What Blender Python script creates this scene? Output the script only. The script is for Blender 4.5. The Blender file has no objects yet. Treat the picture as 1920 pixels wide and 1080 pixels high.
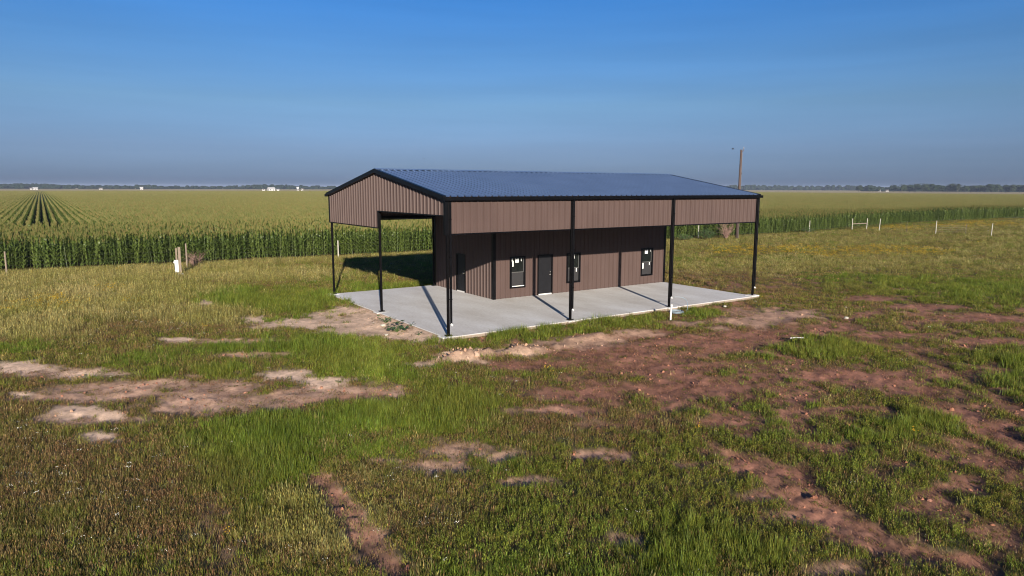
import bpy, bmesh, math, random
import numpy as np
from mathutils import Vector, Matrix, Euler

random.seed(7)
rng = np.random.default_rng(11)
DENS = 150.0     # tufts per square metre near the viewer
R = math.radians
sc = bpy.context.scene
COL = sc.collection

# ------------------------------------------------------------------ camera
CAM = np.array([-12.3893, -22.6758, 5.5985])
YAW, PITCH, ROLL = R(34.1293), R(8.2724), R(0.1583)
fw = Vector((math.sin(YAW)*math.cos(PITCH), math.cos(YAW)*math.cos(PITCH), -math.sin(PITCH)))
rt = Vector((math.cos(YAW), -math.sin(YAW), 0))
up = rt.cross(fw)
Rv = rt*math.cos(ROLL) + up*math.sin(ROLL)
Uv = -rt*math.sin(ROLL) + up*math.cos(ROLL)
camd = bpy.data.cameras.new('camera')
cam = bpy.data.objects.new('camera', camd)
COL.objects.link(cam)
m = Matrix((Rv, Uv, -fw)).transposed().to_4x4()
m.translation = Vector(CAM)
cam.matrix_world = m
camd.sensor_width = 36
camd.lens = 1293.34/1920*36
camd.clip_start = 0.1
camd.clip_end = 20000
sc.camera = cam

# ------------------------------------------------------------------ light
SUN_EL, SUN_AZ = R(15.3), R(202.6)          # azimuth clockwise from +Y
w = bpy.data.worlds.new('World'); sc.world = w; w.use_nodes = True
nt = w.node_tree
bg = nt.nodes['Background']
sky = nt.nodes.new('ShaderNodeTexSky'); sky.sky_type = 'NISHITA'; sky.sun_disc = False
sky.sun_elevation = SUN_EL; sky.sun_rotation = SUN_AZ
sky.altitude = 50; sky.air_density = 1.0; sky.dust_density = 0.6; sky.ozone_density = 2.5
tc = nt.nodes.new('ShaderNodeTexCoord'); sp = nt.nodes.new('ShaderNodeSeparateXYZ')
nt.links.new(tc.outputs['Generated'], sp.inputs[0])
ramp = nt.nodes.new('ShaderNodeValToRGB')
nt.links.new(sp.outputs['Z'], ramp.inputs[0])
SKYRAMP = [(0.0, (0.14, 0.21, 0.50)), (0.016, (0.195, 0.28, 0.62)), (0.054, (0.26, 0.33, 0.60)), (0.113, (0.32, 0.42, 0.60)), (0.18, (0.26, 0.44, 0.68)), (0.25, (0.19, 0.45, 0.78)), (0.6, (0.13, 0.37, 0.72)), (1.0, (0.12, 0.35, 0.70))]
while len(ramp.color_ramp.elements) < len(SKYRAMP): ramp.color_ramp.elements.new(0.5)
for e, (p, c) in zip(ramp.color_ramp.elements, SKYRAMP):
    e.position = p; e.color = (*c, 1)
mul = nt.nodes.new('ShaderNodeMix'); mul.data_type = 'RGBA'; mul.blend_type = 'MULTIPLY'; mul.inputs[0].default_value = 1
nt.links.new(sky.outputs[0], mul.inputs[6]); nt.links.new(ramp.outputs[0], mul.inputs[7])
# thin uneven haze and faint streaks of cloud low in the sky
smp = nt.nodes.new('ShaderNodeMapping'); smp.inputs['Scale'].default_value = (1.6, 1.6, 24); nt.links.new(tc.outputs['Generated'], smp.inputs[0])
sno = nt.nodes.new('ShaderNodeTexNoise'); sno.inputs['Scale'].default_value = 1.7; sno.inputs['Detail'].default_value = 5; nt.links.new(smp.outputs[0], sno.inputs['Vector'])
smr = nt.nodes.new('ShaderNodeMapRange'); smr.inputs[1].default_value = 0.35; smr.inputs[2].default_value = 0.75; smr.inputs[3].default_value = 0.965; smr.inputs[4].default_value = 1.06; nt.links.new(sno.outputs[0], smr.inputs[0])
ssc = nt.nodes.new('ShaderNodeVectorMath'); ssc.operation = 'SCALE'; nt.links.new(mul.outputs[2], ssc.inputs[0]); nt.links.new(smr.outputs[0], ssc.inputs['Scale'])
nt.links.new(ssc.outputs[0], bg.inputs[0])
bg.inputs[1].default_value = 0.075
sund = bpy.data.lights.new('sun', 'SUN'); sund.energy = 5.0; sund.angle = R(0.53); sund.color = (1.0, 0.90, 0.78)
sun = bpy.data.objects.new('sun', sund); COL.objects.link(sun)
sdir = Vector((math.sin(SUN_AZ)*math.cos(SUN_EL), math.cos(SUN_AZ)*math.cos(SUN_EL), math.sin(SUN_EL)))
sun.rotation_euler = sdir.to_track_quat('Z', 'Y').to_euler()
sun.location = (-20, -40, 30)
vs = sc.view_settings
vs.view_transform = 'Standard'; vs.look = 'None'; vs.gamma = 1; vs.exposure = 1.0; vs.use_curve_mapping = False
sc.render.engine = 'CYCLES'
cy = sc.cycles
cy.max_bounces = 5; cy.diffuse_bounces = 2; cy.glossy_bounces = 3; cy.transmission_bounces = 3; cy.transparent_max_bounces = 6; cy.volume_bounces = 0
cy.use_denoising = True; cy.filter_width = 1.1
cy.caustics_reflective = False; cy.caustics_refractive = False

# ------------------------------------------------------------------ helpers
def tag(o, label=None, cat=None, group=None, kind=None):
    if label: o['label'] = label
    if cat: o['category'] = cat
    if group: o['group'] = group
    if kind: o['kind'] = kind
    return o
def empty(name, loc=(0, 0, 0), rz=0, parent=None):
    o = bpy.data.objects.new(name, None); COL.objects.link(o)
    o.location = loc; o.rotation_euler = (0, 0, rz); o.empty_display_size = 0.3
    if parent: o.parent = parent
    return o
class MB:
    """collects polygons; material index per face"""
    def __init__(s): s.v = []; s.f = []; s.m = []
    def poly(s, pts, mi=0):
        n = len(s.v); s.v += [tuple(p) for p in pts]; s.f.append(tuple(range(n, n+len(pts)))); s.m.append(mi)
    def box(s, x0, y0, z0, x1, y1, z1, mi=0):
        n = len(s.v)
        s.v += [(x0, y0, z0), (x1, y0, z0), (x1, y1, z0), (x0, y1, z0), (x0, y0, z1), (x1, y0, z1), (x1, y1, z1), (x0, y1, z1)]
        for q in ((0, 3, 2, 1), (4, 5, 6, 7), (0, 1, 5, 4), (1, 2, 6, 5), (2, 3, 7, 6), (3, 0, 4, 7)):
            s.f.append(tuple(n+i for i in q)); s.m.append(mi)
        return s
    def tube(s, pts, rad, sides=6, mi=0, cap=True):
        rings = []
        pts = [Vector(p) for p in pts]
        for i, p in enumerate(pts):
            d = (pts[min(i+1, len(pts)-1)]-pts[max(i-1, 0)]).normalized()
            a = d.orthogonal().normalized() if i == 0 else (a - d*a.dot(d)).normalized()
            b = d.cross(a)
            r = rad[i] if isinstance(rad, (list, tuple)) else rad
            n = len(s.v)
            for k in range(sides):
                t = 2*math.pi*k/sides
                s.v.append(tuple(p + a*(math.cos(t)*r) + b*(math.sin(t)*r)))
            rings.append(n)
        for i in range(len(rings)-1):
            for k in range(sides):
                k2 = (k+1) % sides
                s.f.append((rings[i]+k, rings[i]+k2, rings[i+1]+k2, rings[i+1]+k)); s.m.append(mi)
        if cap:
            s.f.append(tuple(rings[0]+k for k in reversed(range(sides)))); s.m.append(mi)
            s.f.append(tuple(rings[-1]+k for k in range(sides))); s.m.append(mi)
        return s
    def ball(s, c, r, seg=8, ring=5, mi=0, jit=0):
        c = Vector(c); n = len(s.v); r = Vector((r, r, r)) if not hasattr(r, '__len__') else Vector(r)
        for i in range(1, ring):
            th = math.pi*i/ring
            for k in range(seg):
                ph = 2*math.pi*k/seg
                q = 1+random.uniform(-jit, jit)
                s.v.append((c.x+r.x*q*math.sin(th)*math.cos(ph), c.y+r.y*q*math.sin(th)*math.sin(ph), c.z+r.z*q*math.cos(th)))
        t = len(s.v); s.v += [(c.x, c.y, c.z+r.z), (c.x, c.y, c.z-r.z)]
        for i in range(ring-2):
            for k in range(seg):
                k2 = (k+1) % seg
                s.f.append((n+i*seg+k, n+(i+1)*seg+k, n+(i+1)*seg+k2, n+i*seg+k2)); s.m.append(mi)
        for k in range(seg):
            k2 = (k+1) % seg
            s.f.append((t, n+k, n+k2)); s.m.append(mi)
            s.f.append((t+1, n+(ring-2)*seg+k2, n+(ring-2)*seg+k)); s.m.append(mi)
        return s
    def mesh(s, name, mats, smooth=False):
        me = bpy.data.meshes.new(name); me.from_pydata(s.v, [], s.f)
        for mt in (mats if isinstance(mats, (list, tuple)) else [mats]): me.materials.append(mt)
        if any(s.m): me.polygons.foreach_set('material_index', s.m)
        if smooth: me.polygons.foreach_set('use_smooth', [True]*len(s.f))
        me.update(); return me
    def tinted(s, name, mats, lo=0.55, hi=1.45):
        me = s.mesh(name, mats); a = me.attributes.new('tint', 'FLOAT_COLOR', 'FACE')
        # faces that share a vertex block (one blade or leaf stem) share their tint
        v = []; key = None; last = -1
        for f in s.f:
            if min(f) > last: q = random.uniform(lo, hi); w_ = random.uniform(0.85, 1.18)
            last = max(f); v += [q*w_, q, q/w_, 1]
        a.data.foreach_set('color', v); return me
    def build(s, name, mats, parent=None, loc=None, smooth=False, bevel=0):
        o = bpy.data.objects.new(name, s.mesh(name, mats, smooth)); COL.objects.link(o)
        if parent: o.parent = parent
        if loc: o.location = loc
        if bevel:
            b = o.modifiers.new('b', 'BEVEL'); b.width = bevel; b.segments = 1; b.limit_method = 'ANGLE'
        return o
def inst(me, name, loc, rot=(0, 0, 0), scl=(1, 1, 1), parent=None):
    o = bpy.data.objects.new(name, me); COL.objects.link(o)
    o.location = loc; o.rotation_euler = rot; o.scale = scl
    if parent: o.parent = parent
    return o

# noise
_perm = rng.permutation(4096)
_g = rng.uniform(0, 2*np.pi, 4096); _gx, _gy = np.cos(_g), np.sin(_g)
def perlin(x, y):
    x = np.asarray(x, float); y = np.asarray(y, float)
    xi = np.floor(x).astype(int); yi = np.floor(y).astype(int); xf = x-xi; yf = y-yi
    u = xf*xf*xf*(xf*(xf*6-15)+10); v = yf*yf*yf*(yf*(yf*6-15)+10)
    def g(ix, iy, dx, dy):
        h = _perm[(_perm[ix & 4095]+iy) & 4095]; return _gx[h]*dx+_gy[h]*dy
    n00 = g(xi, yi, xf, yf); n10 = g(xi+1, yi, xf-1, yf); n01 = g(xi, yi+1, xf, yf-1); n11 = g(xi+1, yi+1, xf-1, yf-1)
    return ((n00*(1-u)+n10*u)*(1-v)+(n01*(1-u)+n11*u)*v)*1.5
def fbm(x, y, f=1.0, o=4, g=0.5):
    r = 0; a = 1; t = 0
    for i in range(o):
        r = r+a*perlin(x*f+17.3*i, y*f-9.1*i); t += a; a *= g; f *= 2.03
    return r/t
def sstep(a, b, x):
    t = np.clip((x-a)/(b-a), 0, 1); return t*t*(3-2*t)

# ------------------------------------------------------------------ materials
def mat(name, col=(0.5, 0.5, 0.5), rough=0.6, metal=0.0, spec=0.5, noise=0.0, nscale=5.0, bump=0.0, bscale=40.0, stretch=None, coat=0.0):
    mt = bpy.data.materials.new(name); mt.use_nodes = True; t = mt.node_tree; b = t.nodes['Principled BSDF']
    b.inputs['Base Color'].default_value = (*col, 1); b.inputs['Roughness'].default_value = rough; b.inputs['Metallic'].default_value = metal
    b.inputs['Specular IOR Level'].default_value = spec; b.inputs['Coat Weight'].default_value = coat
    if noise or bump:
        tcn = t.nodes.new('ShaderNodeTexCoord'); mp = t.nodes.new('ShaderNodeMapping')
        t.links.new(tcn.outputs['Object'], mp.inputs[0])
        if stretch: mp.inputs['Scale'].default_value = stretch
    if noise:
        n = t.nodes.new('ShaderNodeTexNoise'); n.inputs['Scale'].default_value = nscale; n.inputs['Detail'].default_value = 6; n.inputs['Roughness'].default_value = 0.65
        t.links.new(mp.outputs[0], n.inputs['Vector'])
        mr = t.nodes.new('ShaderNodeMapRange'); mr.inputs[1].default_value = 0.3; mr.inputs[2].default_value = 0.7; mr.inputs[3].default_value = 1-noise; mr.inputs[4].default_value = 1+noise
        t.links.new(n.outputs[0], mr.inputs[0])
        mx = t.nodes.new('ShaderNodeVectorMath'); mx.operation = 'SCALE'; mx.inputs[0].default_value = col
        t.links.new(mr.outputs[0], mx.inputs['Scale']); t.links.new(mx.outputs[0], b.inputs['Base Color'])
        rr = t.nodes.new('ShaderNodeMapRange'); rr.inputs[3].default_value = max(0, rough-0.08); rr.inputs[4].default_value = min(1, rough+0.1)
        t.links.new(n.outputs[0], rr.inputs[0]); t.links.new(rr.outputs[0], b.inputs['Roughness'])
    if bump:
        n2 = t.nodes.new('ShaderNodeTexNoise'); n2.inputs['Scale'].default_value = bscale; n2.inputs['Detail'].default_value = 5
        t.links.new(mp.outputs[0], n2.inputs['Vector'])
        bp = t.nodes.new('ShaderNodeBump'); bp.inputs['Strength'].default_value = bump; bp.inputs['Distance'].default_value = 0.02
        t.links.new(n2.outputs[0], bp.inputs['Height']); t.links.new(bp.outputs[0], b.inputs['Normal'])
    return mt
M = {}
M['siding'] = mat('brown_siding', (0.072, 0.048, 0.042), 0.5, spec=0.2, noise=0.10, nscale=1.3, bump=0.10, bscale=3.0, stretch=(1, 1, 0.25))
M['black'] = mat('black_trim', (0.0018, 0.0018, 0.0024), 0.38, spec=0.2, noise=0.3, nscale=3)
M['steel'] = mat('black_steel', (0.0018, 0.0015, 0.0018), 0.5, spec=0.10, noise=0.3, nscale=4)
M['roof'] = mat('roof_metal', (0.120, 0.180, 0.300), 0.34, metal=0.45, spec=0.7, noise=0.10, nscale=0.7)
M['door'] = mat('door_paint', (0.008, 0.008, 0.0095), 0.5, spec=0.25, noise=0.15, nscale=4)
M['glass'] = mat('window_glass', (0.008, 0.010, 0.010), 0.06, spec=0.6)
M['screen'] = mat('insect_screen', (0.016, 0.015, 0.016), 0.8, noise=0.15, nscale=12)
M['alu'] = mat('grey_metal', (0.07, 0.068, 0.065), 0.45)
M['brass'] = mat('satin_nickel', (0.75, 0.72, 0.66), 0.25, metal=0.9)
M['white'] = mat('white_plastic', (0.60, 0.60, 0.57), 0.45, noise=0.06, nscale=9)
M['ink'] = mat('dark_print', (0.03, 0.03, 0.035), 0.6)
M['inkg'] = mat('grey_print', (0.35, 0.36, 0.37), 0.6)
M['post'] = mat('weathered_wood', (0.19, 0.15, 0.11), 0.9, noise=0.35, nscale=7, bump=0.6, bscale=20, stretch=(4, 4, 0.5))
M['pole'] = mat('pole_wood', (0.065, 0.043, 0.036), 0.85, noise=0.35, nscale=5, bump=0.6, bscale=20, stretch=(4, 4, 0.3))
M['pale'] = mat('pale_post_paint', (0.36, 0.34, 0.28), 0.7, noise=0.2, nscale=6)
M['rust'] = mat('rusty_steel', (0.10, 0.07, 0.05), 0.8, noise=0.3, nscale=9)
M['hose'] = mat('grey_hose', (0.20, 0.26, 0.30), 0.4)
M['wire'] = mat('galvanised_wire', (0.12, 0.12, 0.12), 0.5, metal=0.4)
M['porcelain'] = mat('porcelain', (0.22, 0.22, 0.24), 0.2)
M['housew'] = mat('white_house_wall', (0.42, 0.41, 0.40), 0.7, noise=0.08, nscale=0.5)
M['housewin'] = mat('dark_house_window', (0.03, 0.035, 0.04), 0.2)
M['houseroof'] = mat('pale_roof', (0.45, 0.44, 0.43), 0.6, noise=0.1, nscale=0.6)
M['greyroof'] = mat('grey_shingle_roof', (0.16, 0.14, 0.13), 0.8, noise=0.15, nscale=0.6)

def foliage(name, trans=0.35, rnd=None, inst_col=None, gloss=0.05, base=(0.1, 0.1, 0.1)):
    """leaf material; rnd = two colours mixed by instance random; inst_col = name of the colour carried by each point"""
    mt = bpy.data.materials.new(name); mt.use_nodes = True; t = mt.node_tree; t.nodes.clear()
    out = t.nodes.new('ShaderNodeOutputMaterial'); d = t.nodes.new('ShaderNodeBsdfDiffuse'); tr = t.nodes.new('ShaderNodeBsdfTranslucent')
    mix = t.nodes.new('ShaderNodeMixShader'); mix.inputs[0].default_value = trans
    t.links.new(d.outputs[0], mix.inputs[1]); t.links.new(tr.outputs[0], mix.inputs[2])
    gl = t.nodes.new('ShaderNodeBsdfGlossy'); gl.inputs['Roughness'].default_value = 0.45
    m2 = t.nodes.new('ShaderNodeMixShader'); m2.inputs[0].default_value = gloss
    t.links.new(mix.outputs[0], m2.inputs[1]); t.links.new(gl.outputs[0], m2.inputs[2]); t.links.new(m2.outputs[0], out.inputs[0])
    if rnd:
        oi = t.nodes.new('ShaderNodeObjectInfo'); r = t.nodes.new('ShaderNodeValToRGB')
        es = r.color_ramp.elements
        while len(es) < len(rnd): es.new(0.5)
        for i, (e, c) in enumerate(zip(es, rnd)): e.position = i/(len(rnd)-1); e.color = (*c, 1)
        t.links.new(oi.outputs['Random'], r.inputs[0]); src = r.outputs[0]
    elif inst_col:
        a = t.nodes.new('ShaderNodeAttribute'); a.attribute_type = 'INSTANCER'; a.attribute_name = inst_col
        b = t.nodes.new('ShaderNodeAttribute'); b.attribute_name = 'tint'
        ms = t.nodes.new('ShaderNodeVectorMath'); ms.operation = 'MULTIPLY'; t.links.new(a.outputs['Color'], ms.inputs[0]); t.links.new(b.outputs['Color'], ms.inputs[1]); src = ms.outputs[0]
    else:
        c = t.nodes.new('ShaderNodeRGB'); c.outputs[0].default_value = (*base, 1); src = c.outputs[0]
    t.links.new(src, d.inputs[0]); t.links.new(src, tr.inputs[0])
    return mt

# ------------------------------------------------------------------ ground layout (world metres)
PATCHES = [
    ('S',-0.95,4.84,2.66,-1.75,-1.12,-2.67), ('S',-3.73,6.27,1.6,-1.05,-0.39,-1.28), ('S',-0.7,1.47,1.22,-0.8,-0.61,-1.26),
    ('S',-1.17,8.11,0.52,-0.34,-0.45,-1.22), ('S',-1.78,3.42,1.8,-1.19,-0.58,-1.41), ('S',-13.19,3.83,0.85,-0.56,0.01,-0.72),
    ('S',-11.54,1.81,0.96,-0.63,-0.03,-0.65), ('S',-6.46,-1.54,0.69,-0.46,-0.24,-0.81), ('S',-5.61,-2.99,0.86,-0.57,-0.16,-0.45),
    ('S',-8.55,5.77,0.71,-0.47,-0.08,-0.51), ('S',-6.04,13.81,0.31,-0.2,-0.25,-1.36), ('S',-12.1,-2.06,0.69,-0.46,-0.02,-0.51),
    ('S',-11.38,-2.99,0.43,-0.28,-0.03,-0.38), ('S',-13.27,0.4,0.27,-0.18,0.01,-0.37), ('S',-2.72,-2.86,0.49,-0.32,-0.24,-0.49),
    ('S',-0.64,-2.38,0.71,-0.47,-0.47,-0.81), ('S',1.3,-3.0,0.73,-0.48,-0.51,-0.73), ('S',3.1,-3.0,1.15,-0.76,-0.44,-0.56),
    ('S',4.93,-2.99,1.2,-0.79,-0.5,-0.58), ('S',6.97,-2.92,0.99,-0.65,-0.44,-0.46), ('S',14.83,-3.47,1.95,-1.28,-1.52,-1.09),
    ('S',12.57,-4.03,1.17,-0.77,-0.92,-0.7), ('S',10.76,-4.13,0.45,-0.3,-0.46,-0.37), ('S',-11.71,-4.64,0.41,-0.27,-0.02,-0.4),
    ('S',-5.0,8.22,0.78,-0.51,-0.22,-0.89), ('S',10.22,-2.81,0.58,-0.38,-0.46,-0.41), ('R',-8.83,-2.59,2.02,-1.34,-0.37,-1.91),
    ('R',-10.91,-0.95,1.62,-1.07,-0.08,-0.93), ('R',-6.84,-3.84,1.12,-0.74,-0.25,-0.81), ('R',-11.81,2.0,1.78,-1.18,-0.03,-0.72),
    ('R',-12.66,-0.41,1.09,-0.72,-0.0,-0.52), ('R',-11.79,-3.11,1.21,-0.81,-0.02,-0.47), ('R',-5.53,-4.51,1.13,-0.75,-0.32,-0.84),
    ('R',-6.8,4.07,1.82,-1.2,-0.17,-0.76), ('R',-6.83,1.58,1.37,-0.91,-0.11,-0.48), ('R',-9.54,-0.91,0.91,-0.6,-0.12,-0.79),
    ('R',-7.89,-3.97,0.84,-0.56,-0.16,-0.63), ('R',-10.96,0.02,0.91,-0.6,-0.04,-0.51), ('R',-5.39,-4.63,0.78,-0.52,-0.23,-0.59),
    ('R',0.59,-4.8,1.39,-0.92,-0.41,-0.56), ('R',3.94,-4.99,2.04,-1.35,-0.93,-1.02), ('R',7.65,-5.36,2.53,-1.67,-1.28,-1.13),
    ('R',3.88,-7.57,2.15,-1.42,-0.89,-0.84), ('R',10.53,-5.58,1.61,-1.06,-1.12,-0.85), ('R',3.12,-9.55,2.34,-1.55,-1.12,-0.97),
    ('R',-0.01,-8.2,1.51,-1.0,-0.47,-0.56), ('R',-1.62,-9.03,0.93,-0.62,-0.27,-0.35), ('R',-5.09,-9.92,0.79,-0.53,-0.25,-0.44),
    ('R',-4.56,-10.73,0.5,-0.33,-0.22,-0.33), ('R',-5.99,-10.48,0.74,-0.49,-0.18,-0.35), ('R',7.32,-10.8,1.53,-1.01,-0.93,-0.58),
    ('R',8.1,-12.05,1.49,-0.99,-0.94,-0.51), ('R',8.29,-13.27,1.04,-0.69,-0.68,-0.32), ('R',14.37,-6.87,1.49,-0.98,-0.94,-0.57),
    ('R',14.76,-8.77,1.95,-1.28,-0.81,-0.43), ('R',22.11,-9.08,2.43,-1.6,-1.45,-0.59), ('R',22.8,-6.21,1.99,-1.3,-0.97,-0.47),
    ('R',23.5,-3.72,1.42,-0.93,-0.88,-0.48), ('R',7.39,-14.85,0.71,-0.47,-0.59,-0.25), ('R',6.27,-16.04,0.54,-0.36,-0.76,-0.29),
    ('R',3.9,-16.84,0.57,-0.38,-0.46,-0.18), ('R',-0.07,-14.7,0.55,-0.37,-0.24,-0.16), ('R',-0.56,-13.96,0.23,-0.16,-0.38,-0.29),
    ('R',-1.33,-15.21,0.46,-0.31,-0.28,-0.2), ('R',-1.45,-16.16,0.59,-0.4,-0.28,-0.18), ('R',-0.18,-14.95,0.31,-0.21,-0.19,-0.13),
    ('R',-1.65,-17.01,0.44,-0.3,-0.15,-0.09), ('R',-1.21,-18.05,0.63,-0.42,-0.19,-0.08), ('R',-2.6,-17.43,0.54,-0.36,-0.23,-0.13),
    ('R',-4.84,-14.83,0.37,-0.25,-0.11,-0.12), ('R',1.12,-11.95,0.66,-0.44,-0.29,-0.24), ('R',4.9,-13.21,0.7,-0.47,-0.35,-0.2),
    ('R',4.36,-12.01,0.73,-0.49,-0.39,-0.26), ('R',-8.26,-10.44,0.25,-0.17,-0.1,-0.27), ('R',-8.32,-11.45,0.28,-0.19,-0.09,-0.24),
    ('R',-8.34,-12.36,0.3,-0.2,-0.08,-0.2), ('R',-8.46,-13.19,0.31,-0.21,-0.06,-0.15), ('R',-9.68,-6.69,0.2,-0.13,-0.03,-0.17),
    ('R',16.75,-11.46,1.02,-0.67,-0.83,-0.33), ('R',10.77,-12.97,0.84,-0.56,-0.68,-0.3), ('R',-5.01,-15.41,0.21,-0.14,-0.09,-0.09),
    ('R',-4.94,-12.08,0.53,-0.35,-0.12,-0.16), ('R',-2.79,-11.84,0.68,-0.45,-0.18,-0.21), ('R',-1.51,-13.41,0.37,-0.25,-0.15,-0.13),
    ('R',-6.68,-9.61,0.38,-0.25,-0.08,-0.19), ('L',-9.02,-7.97,0.97,-0.65,-0.59,-2.37), ('L',-8.09,-6.23,0.96,-0.64,-0.26,-0.95),
    ('L',-4.2,1.0,2.06,-1.36,-0.74,-2.08), ('L',-6.03,2.58,1.44,-0.95,-0.36,-1.39), ('L',-4.12,-2.24,1.56,-1.03,-0.57,-1.37),
    ('L',-3.72,-7.11,1.05,-0.7,-0.89,-1.59), ('L',-5.61,-6.89,1.23,-0.82,-0.51,-1.15), ('L',2.41,-0.85,1.91,-1.26,-0.6,-0.89),
    ('L',7.83,-1.06,1.35,-0.89,-0.74,-0.8), ('L',4.78,-1.21,1.26,-0.83,-0.53,-0.66), ('L',11.12,-8.63,1.64,-1.08,-1.94,-1.19),
    ('L',-4.32,-15.67,0.74,-0.5,-0.75,-0.68), ('L',-3.32,-16.53,0.42,-0.28,-0.28,-0.2), ('L',31.1,-5.68,3.26,-2.12,-5.84,-2.35),
    ('L',29.09,-1.03,3.25,-2.11,-3.7,-1.97), ('L',-2.49,12.05,2.44,-1.59,-1.05,-3.59), ('L',-4.42,14.88,1.61,-1.05,-0.8,-3.65),
    ('L',0.03,-0.42,1.0,-0.66,-0.45,-0.8), ('L',-8.11,-0.45,0.82,-0.55,-0.16,-0.79), ('L',-10.17,0.9,0.82,-0.54,-0.06,-0.55),
    ('L',10.53,-13.96,1.19,-0.79,-2.56,-1.03), ('L',4.67,-14.69,0.97,-0.65,-1.18,-0.58), ('L',5.14,11.72,3.5,-2.28,-0.93,-1.81),
    ('L',12.51,-2.04,0.82,-0.54,-0.64,-0.54), ('L',13.83,-13.27,0.9,-0.59,-1.97,-0.74), ('W',-3.33,-12.95,2.28,-1.53,-1.04,-1.14),
    ('W',1.17,-14.12,2.52,-1.68,-1.97,-1.3), ('W',0.84,-17.07,1.75,-1.17,-2.48,-1.14), ('W',-3.02,-14.74,2.06,-1.38,-1.29,-1.14),
    ('W',-5.91,-13.78,1.48,-0.99,-0.86,-1.18), ('W',2.83,-11.44,1.42,-0.95,-1.16,-0.88), ('W',10.82,-12.47,2.1,-1.39,-3.42,-1.58),
    ('W',-2.58,-16.1,0.67,-0.45,-0.95,-0.68), ('W',1.03,-15.87,1.41,-0.94,-1.52,-0.82), ('W',3.2,-13.64,1.62,-1.08,-1.44,-0.87),
    ('D',-11.97,-8.23,2.23,-1.49,-0.16,-2.77), ('D',-12.98,-5.23,1.5,-1.0,0.01,-1.78), ('D',-10.6,-8.16,0.7,-0.47,-0.2,-1.38),
    ('D',-12.04,10.01,2.83,-1.86,-0.06,-2.47), ('D',-8.5,10.43,3.07,-2.02,-0.35,-2.71), ('D',-6.74,-10.52,1.34,-0.89,-0.34,-0.72),
    ('D',-8.94,-11.84,0.89,-0.59,-0.36,-1.07), ('D',-6.96,-12.3,0.95,-0.63,-0.39,-0.73), ('D',-1.6,-10.08,1.76,-1.17,-0.62,-0.73),
    ('D',-13.23,-1.74,0.89,-0.59,0.04,-2.01), ('D',24.03,6.78,3.51,-2.27,-3.53,-2.89), ('D',23.33,1.2,4.19,-2.72,-2.33,-1.58),
    ('T',-12.72,19.42,4.22,-2.76,-0.01,-4.77), ('T',-8.52,20.73,3.69,-2.4,-0.31,-3.17), ('T',-10.72,28.95,5.63,-3.64,-0.12,-3.07),
    ('T',-0.41,23.94,4.4,-2.84,-0.76,-2.88), ('T',43.28,6.54,9.43,-6.04,-6.6,-3.52), ('T',30.73,9.8,4.67,-3.0,-4.15,-3.16),
    ('T',60.74,21.88,10.34,-6.47,-5.34,-3.29), ('T',-8.86,-11.62,0.68,-0.46,-0.25,-0.74), ('T',-8.87,-10.44,0.57,-0.38,-0.1,-0.31),
    ('T',-6.73,10.68,2.0,-1.31,-0.36,-1.99), ('T',-13.11,12.04,1.65,-1.09,0.02,-2.72), ('Y',-12.72,18.77,1.22,-0.79,-0.0,-1.75),
    ('Y',-9.64,21.26,0.64,-0.42,-0.1,-1.37), ('Y',52.35,11.37,3.42,-2.17,-4.49,-2.39), ('Y',53.7,8.43,2.09,-1.33,-3.36,-1.6),
    ('Y',44.88,11.62,2.0,-1.27,-2.81,-1.7), ('Y',91.84,29.28,2.47,-1.51,-5.66,-2.85), ('Y',117.13,28.17,4.7,-2.84,-7.93,-3.14),
    ('Y',105.01,27.79,2.93,-1.78,-5.07,-2.2), ('Y',41.68,18.14,2.53,-1.61,-3.73,-2.84), ('Y',-9.16,16.59,0.45,-0.29,-0.09,-0.93),
    ('Y',-13.98,16.97,0.62,-0.41,0.02,-0.87), ('Y',46.84,16.04,2.16,-1.37,-3.13,-2.06),
]
RUTS = [
    (-0.28, -13.53, -0.87, -15.24, 0.28, 0.8),
    (-0.87, -15.24, -1.43, -17.20, 0.5, 0.85),
    (-0.02, -14.47, -0.44, -15.53, 0.2, 0.85),
    (-0.58, -15.72, -1.11, -17.21, 0.2, 0.6),
    (-1.43, -17.20, -0.94, -18.51, 0.35, 0.8),
    (12.99, -10.57, 11.03, -13.16, 0.35, 0.8),
    (11.03, -13.16, 8.21, -15.94, 0.4, 0.8),
    (8.56, -12.61, 7.38, -14.59, 0.35, 0.8),
    (7.38, -14.59, 5.39, -16.94, 0.45, 0.85),
    (4.45, -16.30, 3.43, -17.67, 0.5, 0.7),
    (-8.18, -9.61, -8.32, -11.45, 0.28, 0.8),
    (-8.32, -11.45, -8.38, -13.70, 0.3, 0.75),
    (-10.24, -9.40, -10.61, -12.20, 0.25, 0.4),
    (14.64, -0.90, 12.86, -7.79, 0.5, 0.7),
    (12.86, -7.79, 13.79, -11.10, 0.45, 0.7),
    (21.13, -7.72, 23.33, -10.70, 0.9, 0.75),
    (24.90, -4.66, 22.08, -7.52, 0.4, 0.6),
    (-1.31, -2.08, 1.77, -3.16, 0.5, 0.7),
    (1.77, -3.16, 8.19, -3.49, 0.6, 0.8),
    (-5.05, -4.88, -7.40, -4.76, 0.4, 0.6),
    (2.11, -6.48, 10.10, -7.10, 0.7, 0.8),
    (-2.10, -10.27, 0.02, -11.22, 0.35, 0.5),
    (6.85, -8.80, 8.55, -14.22, 0.8, 0.7),
]

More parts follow.
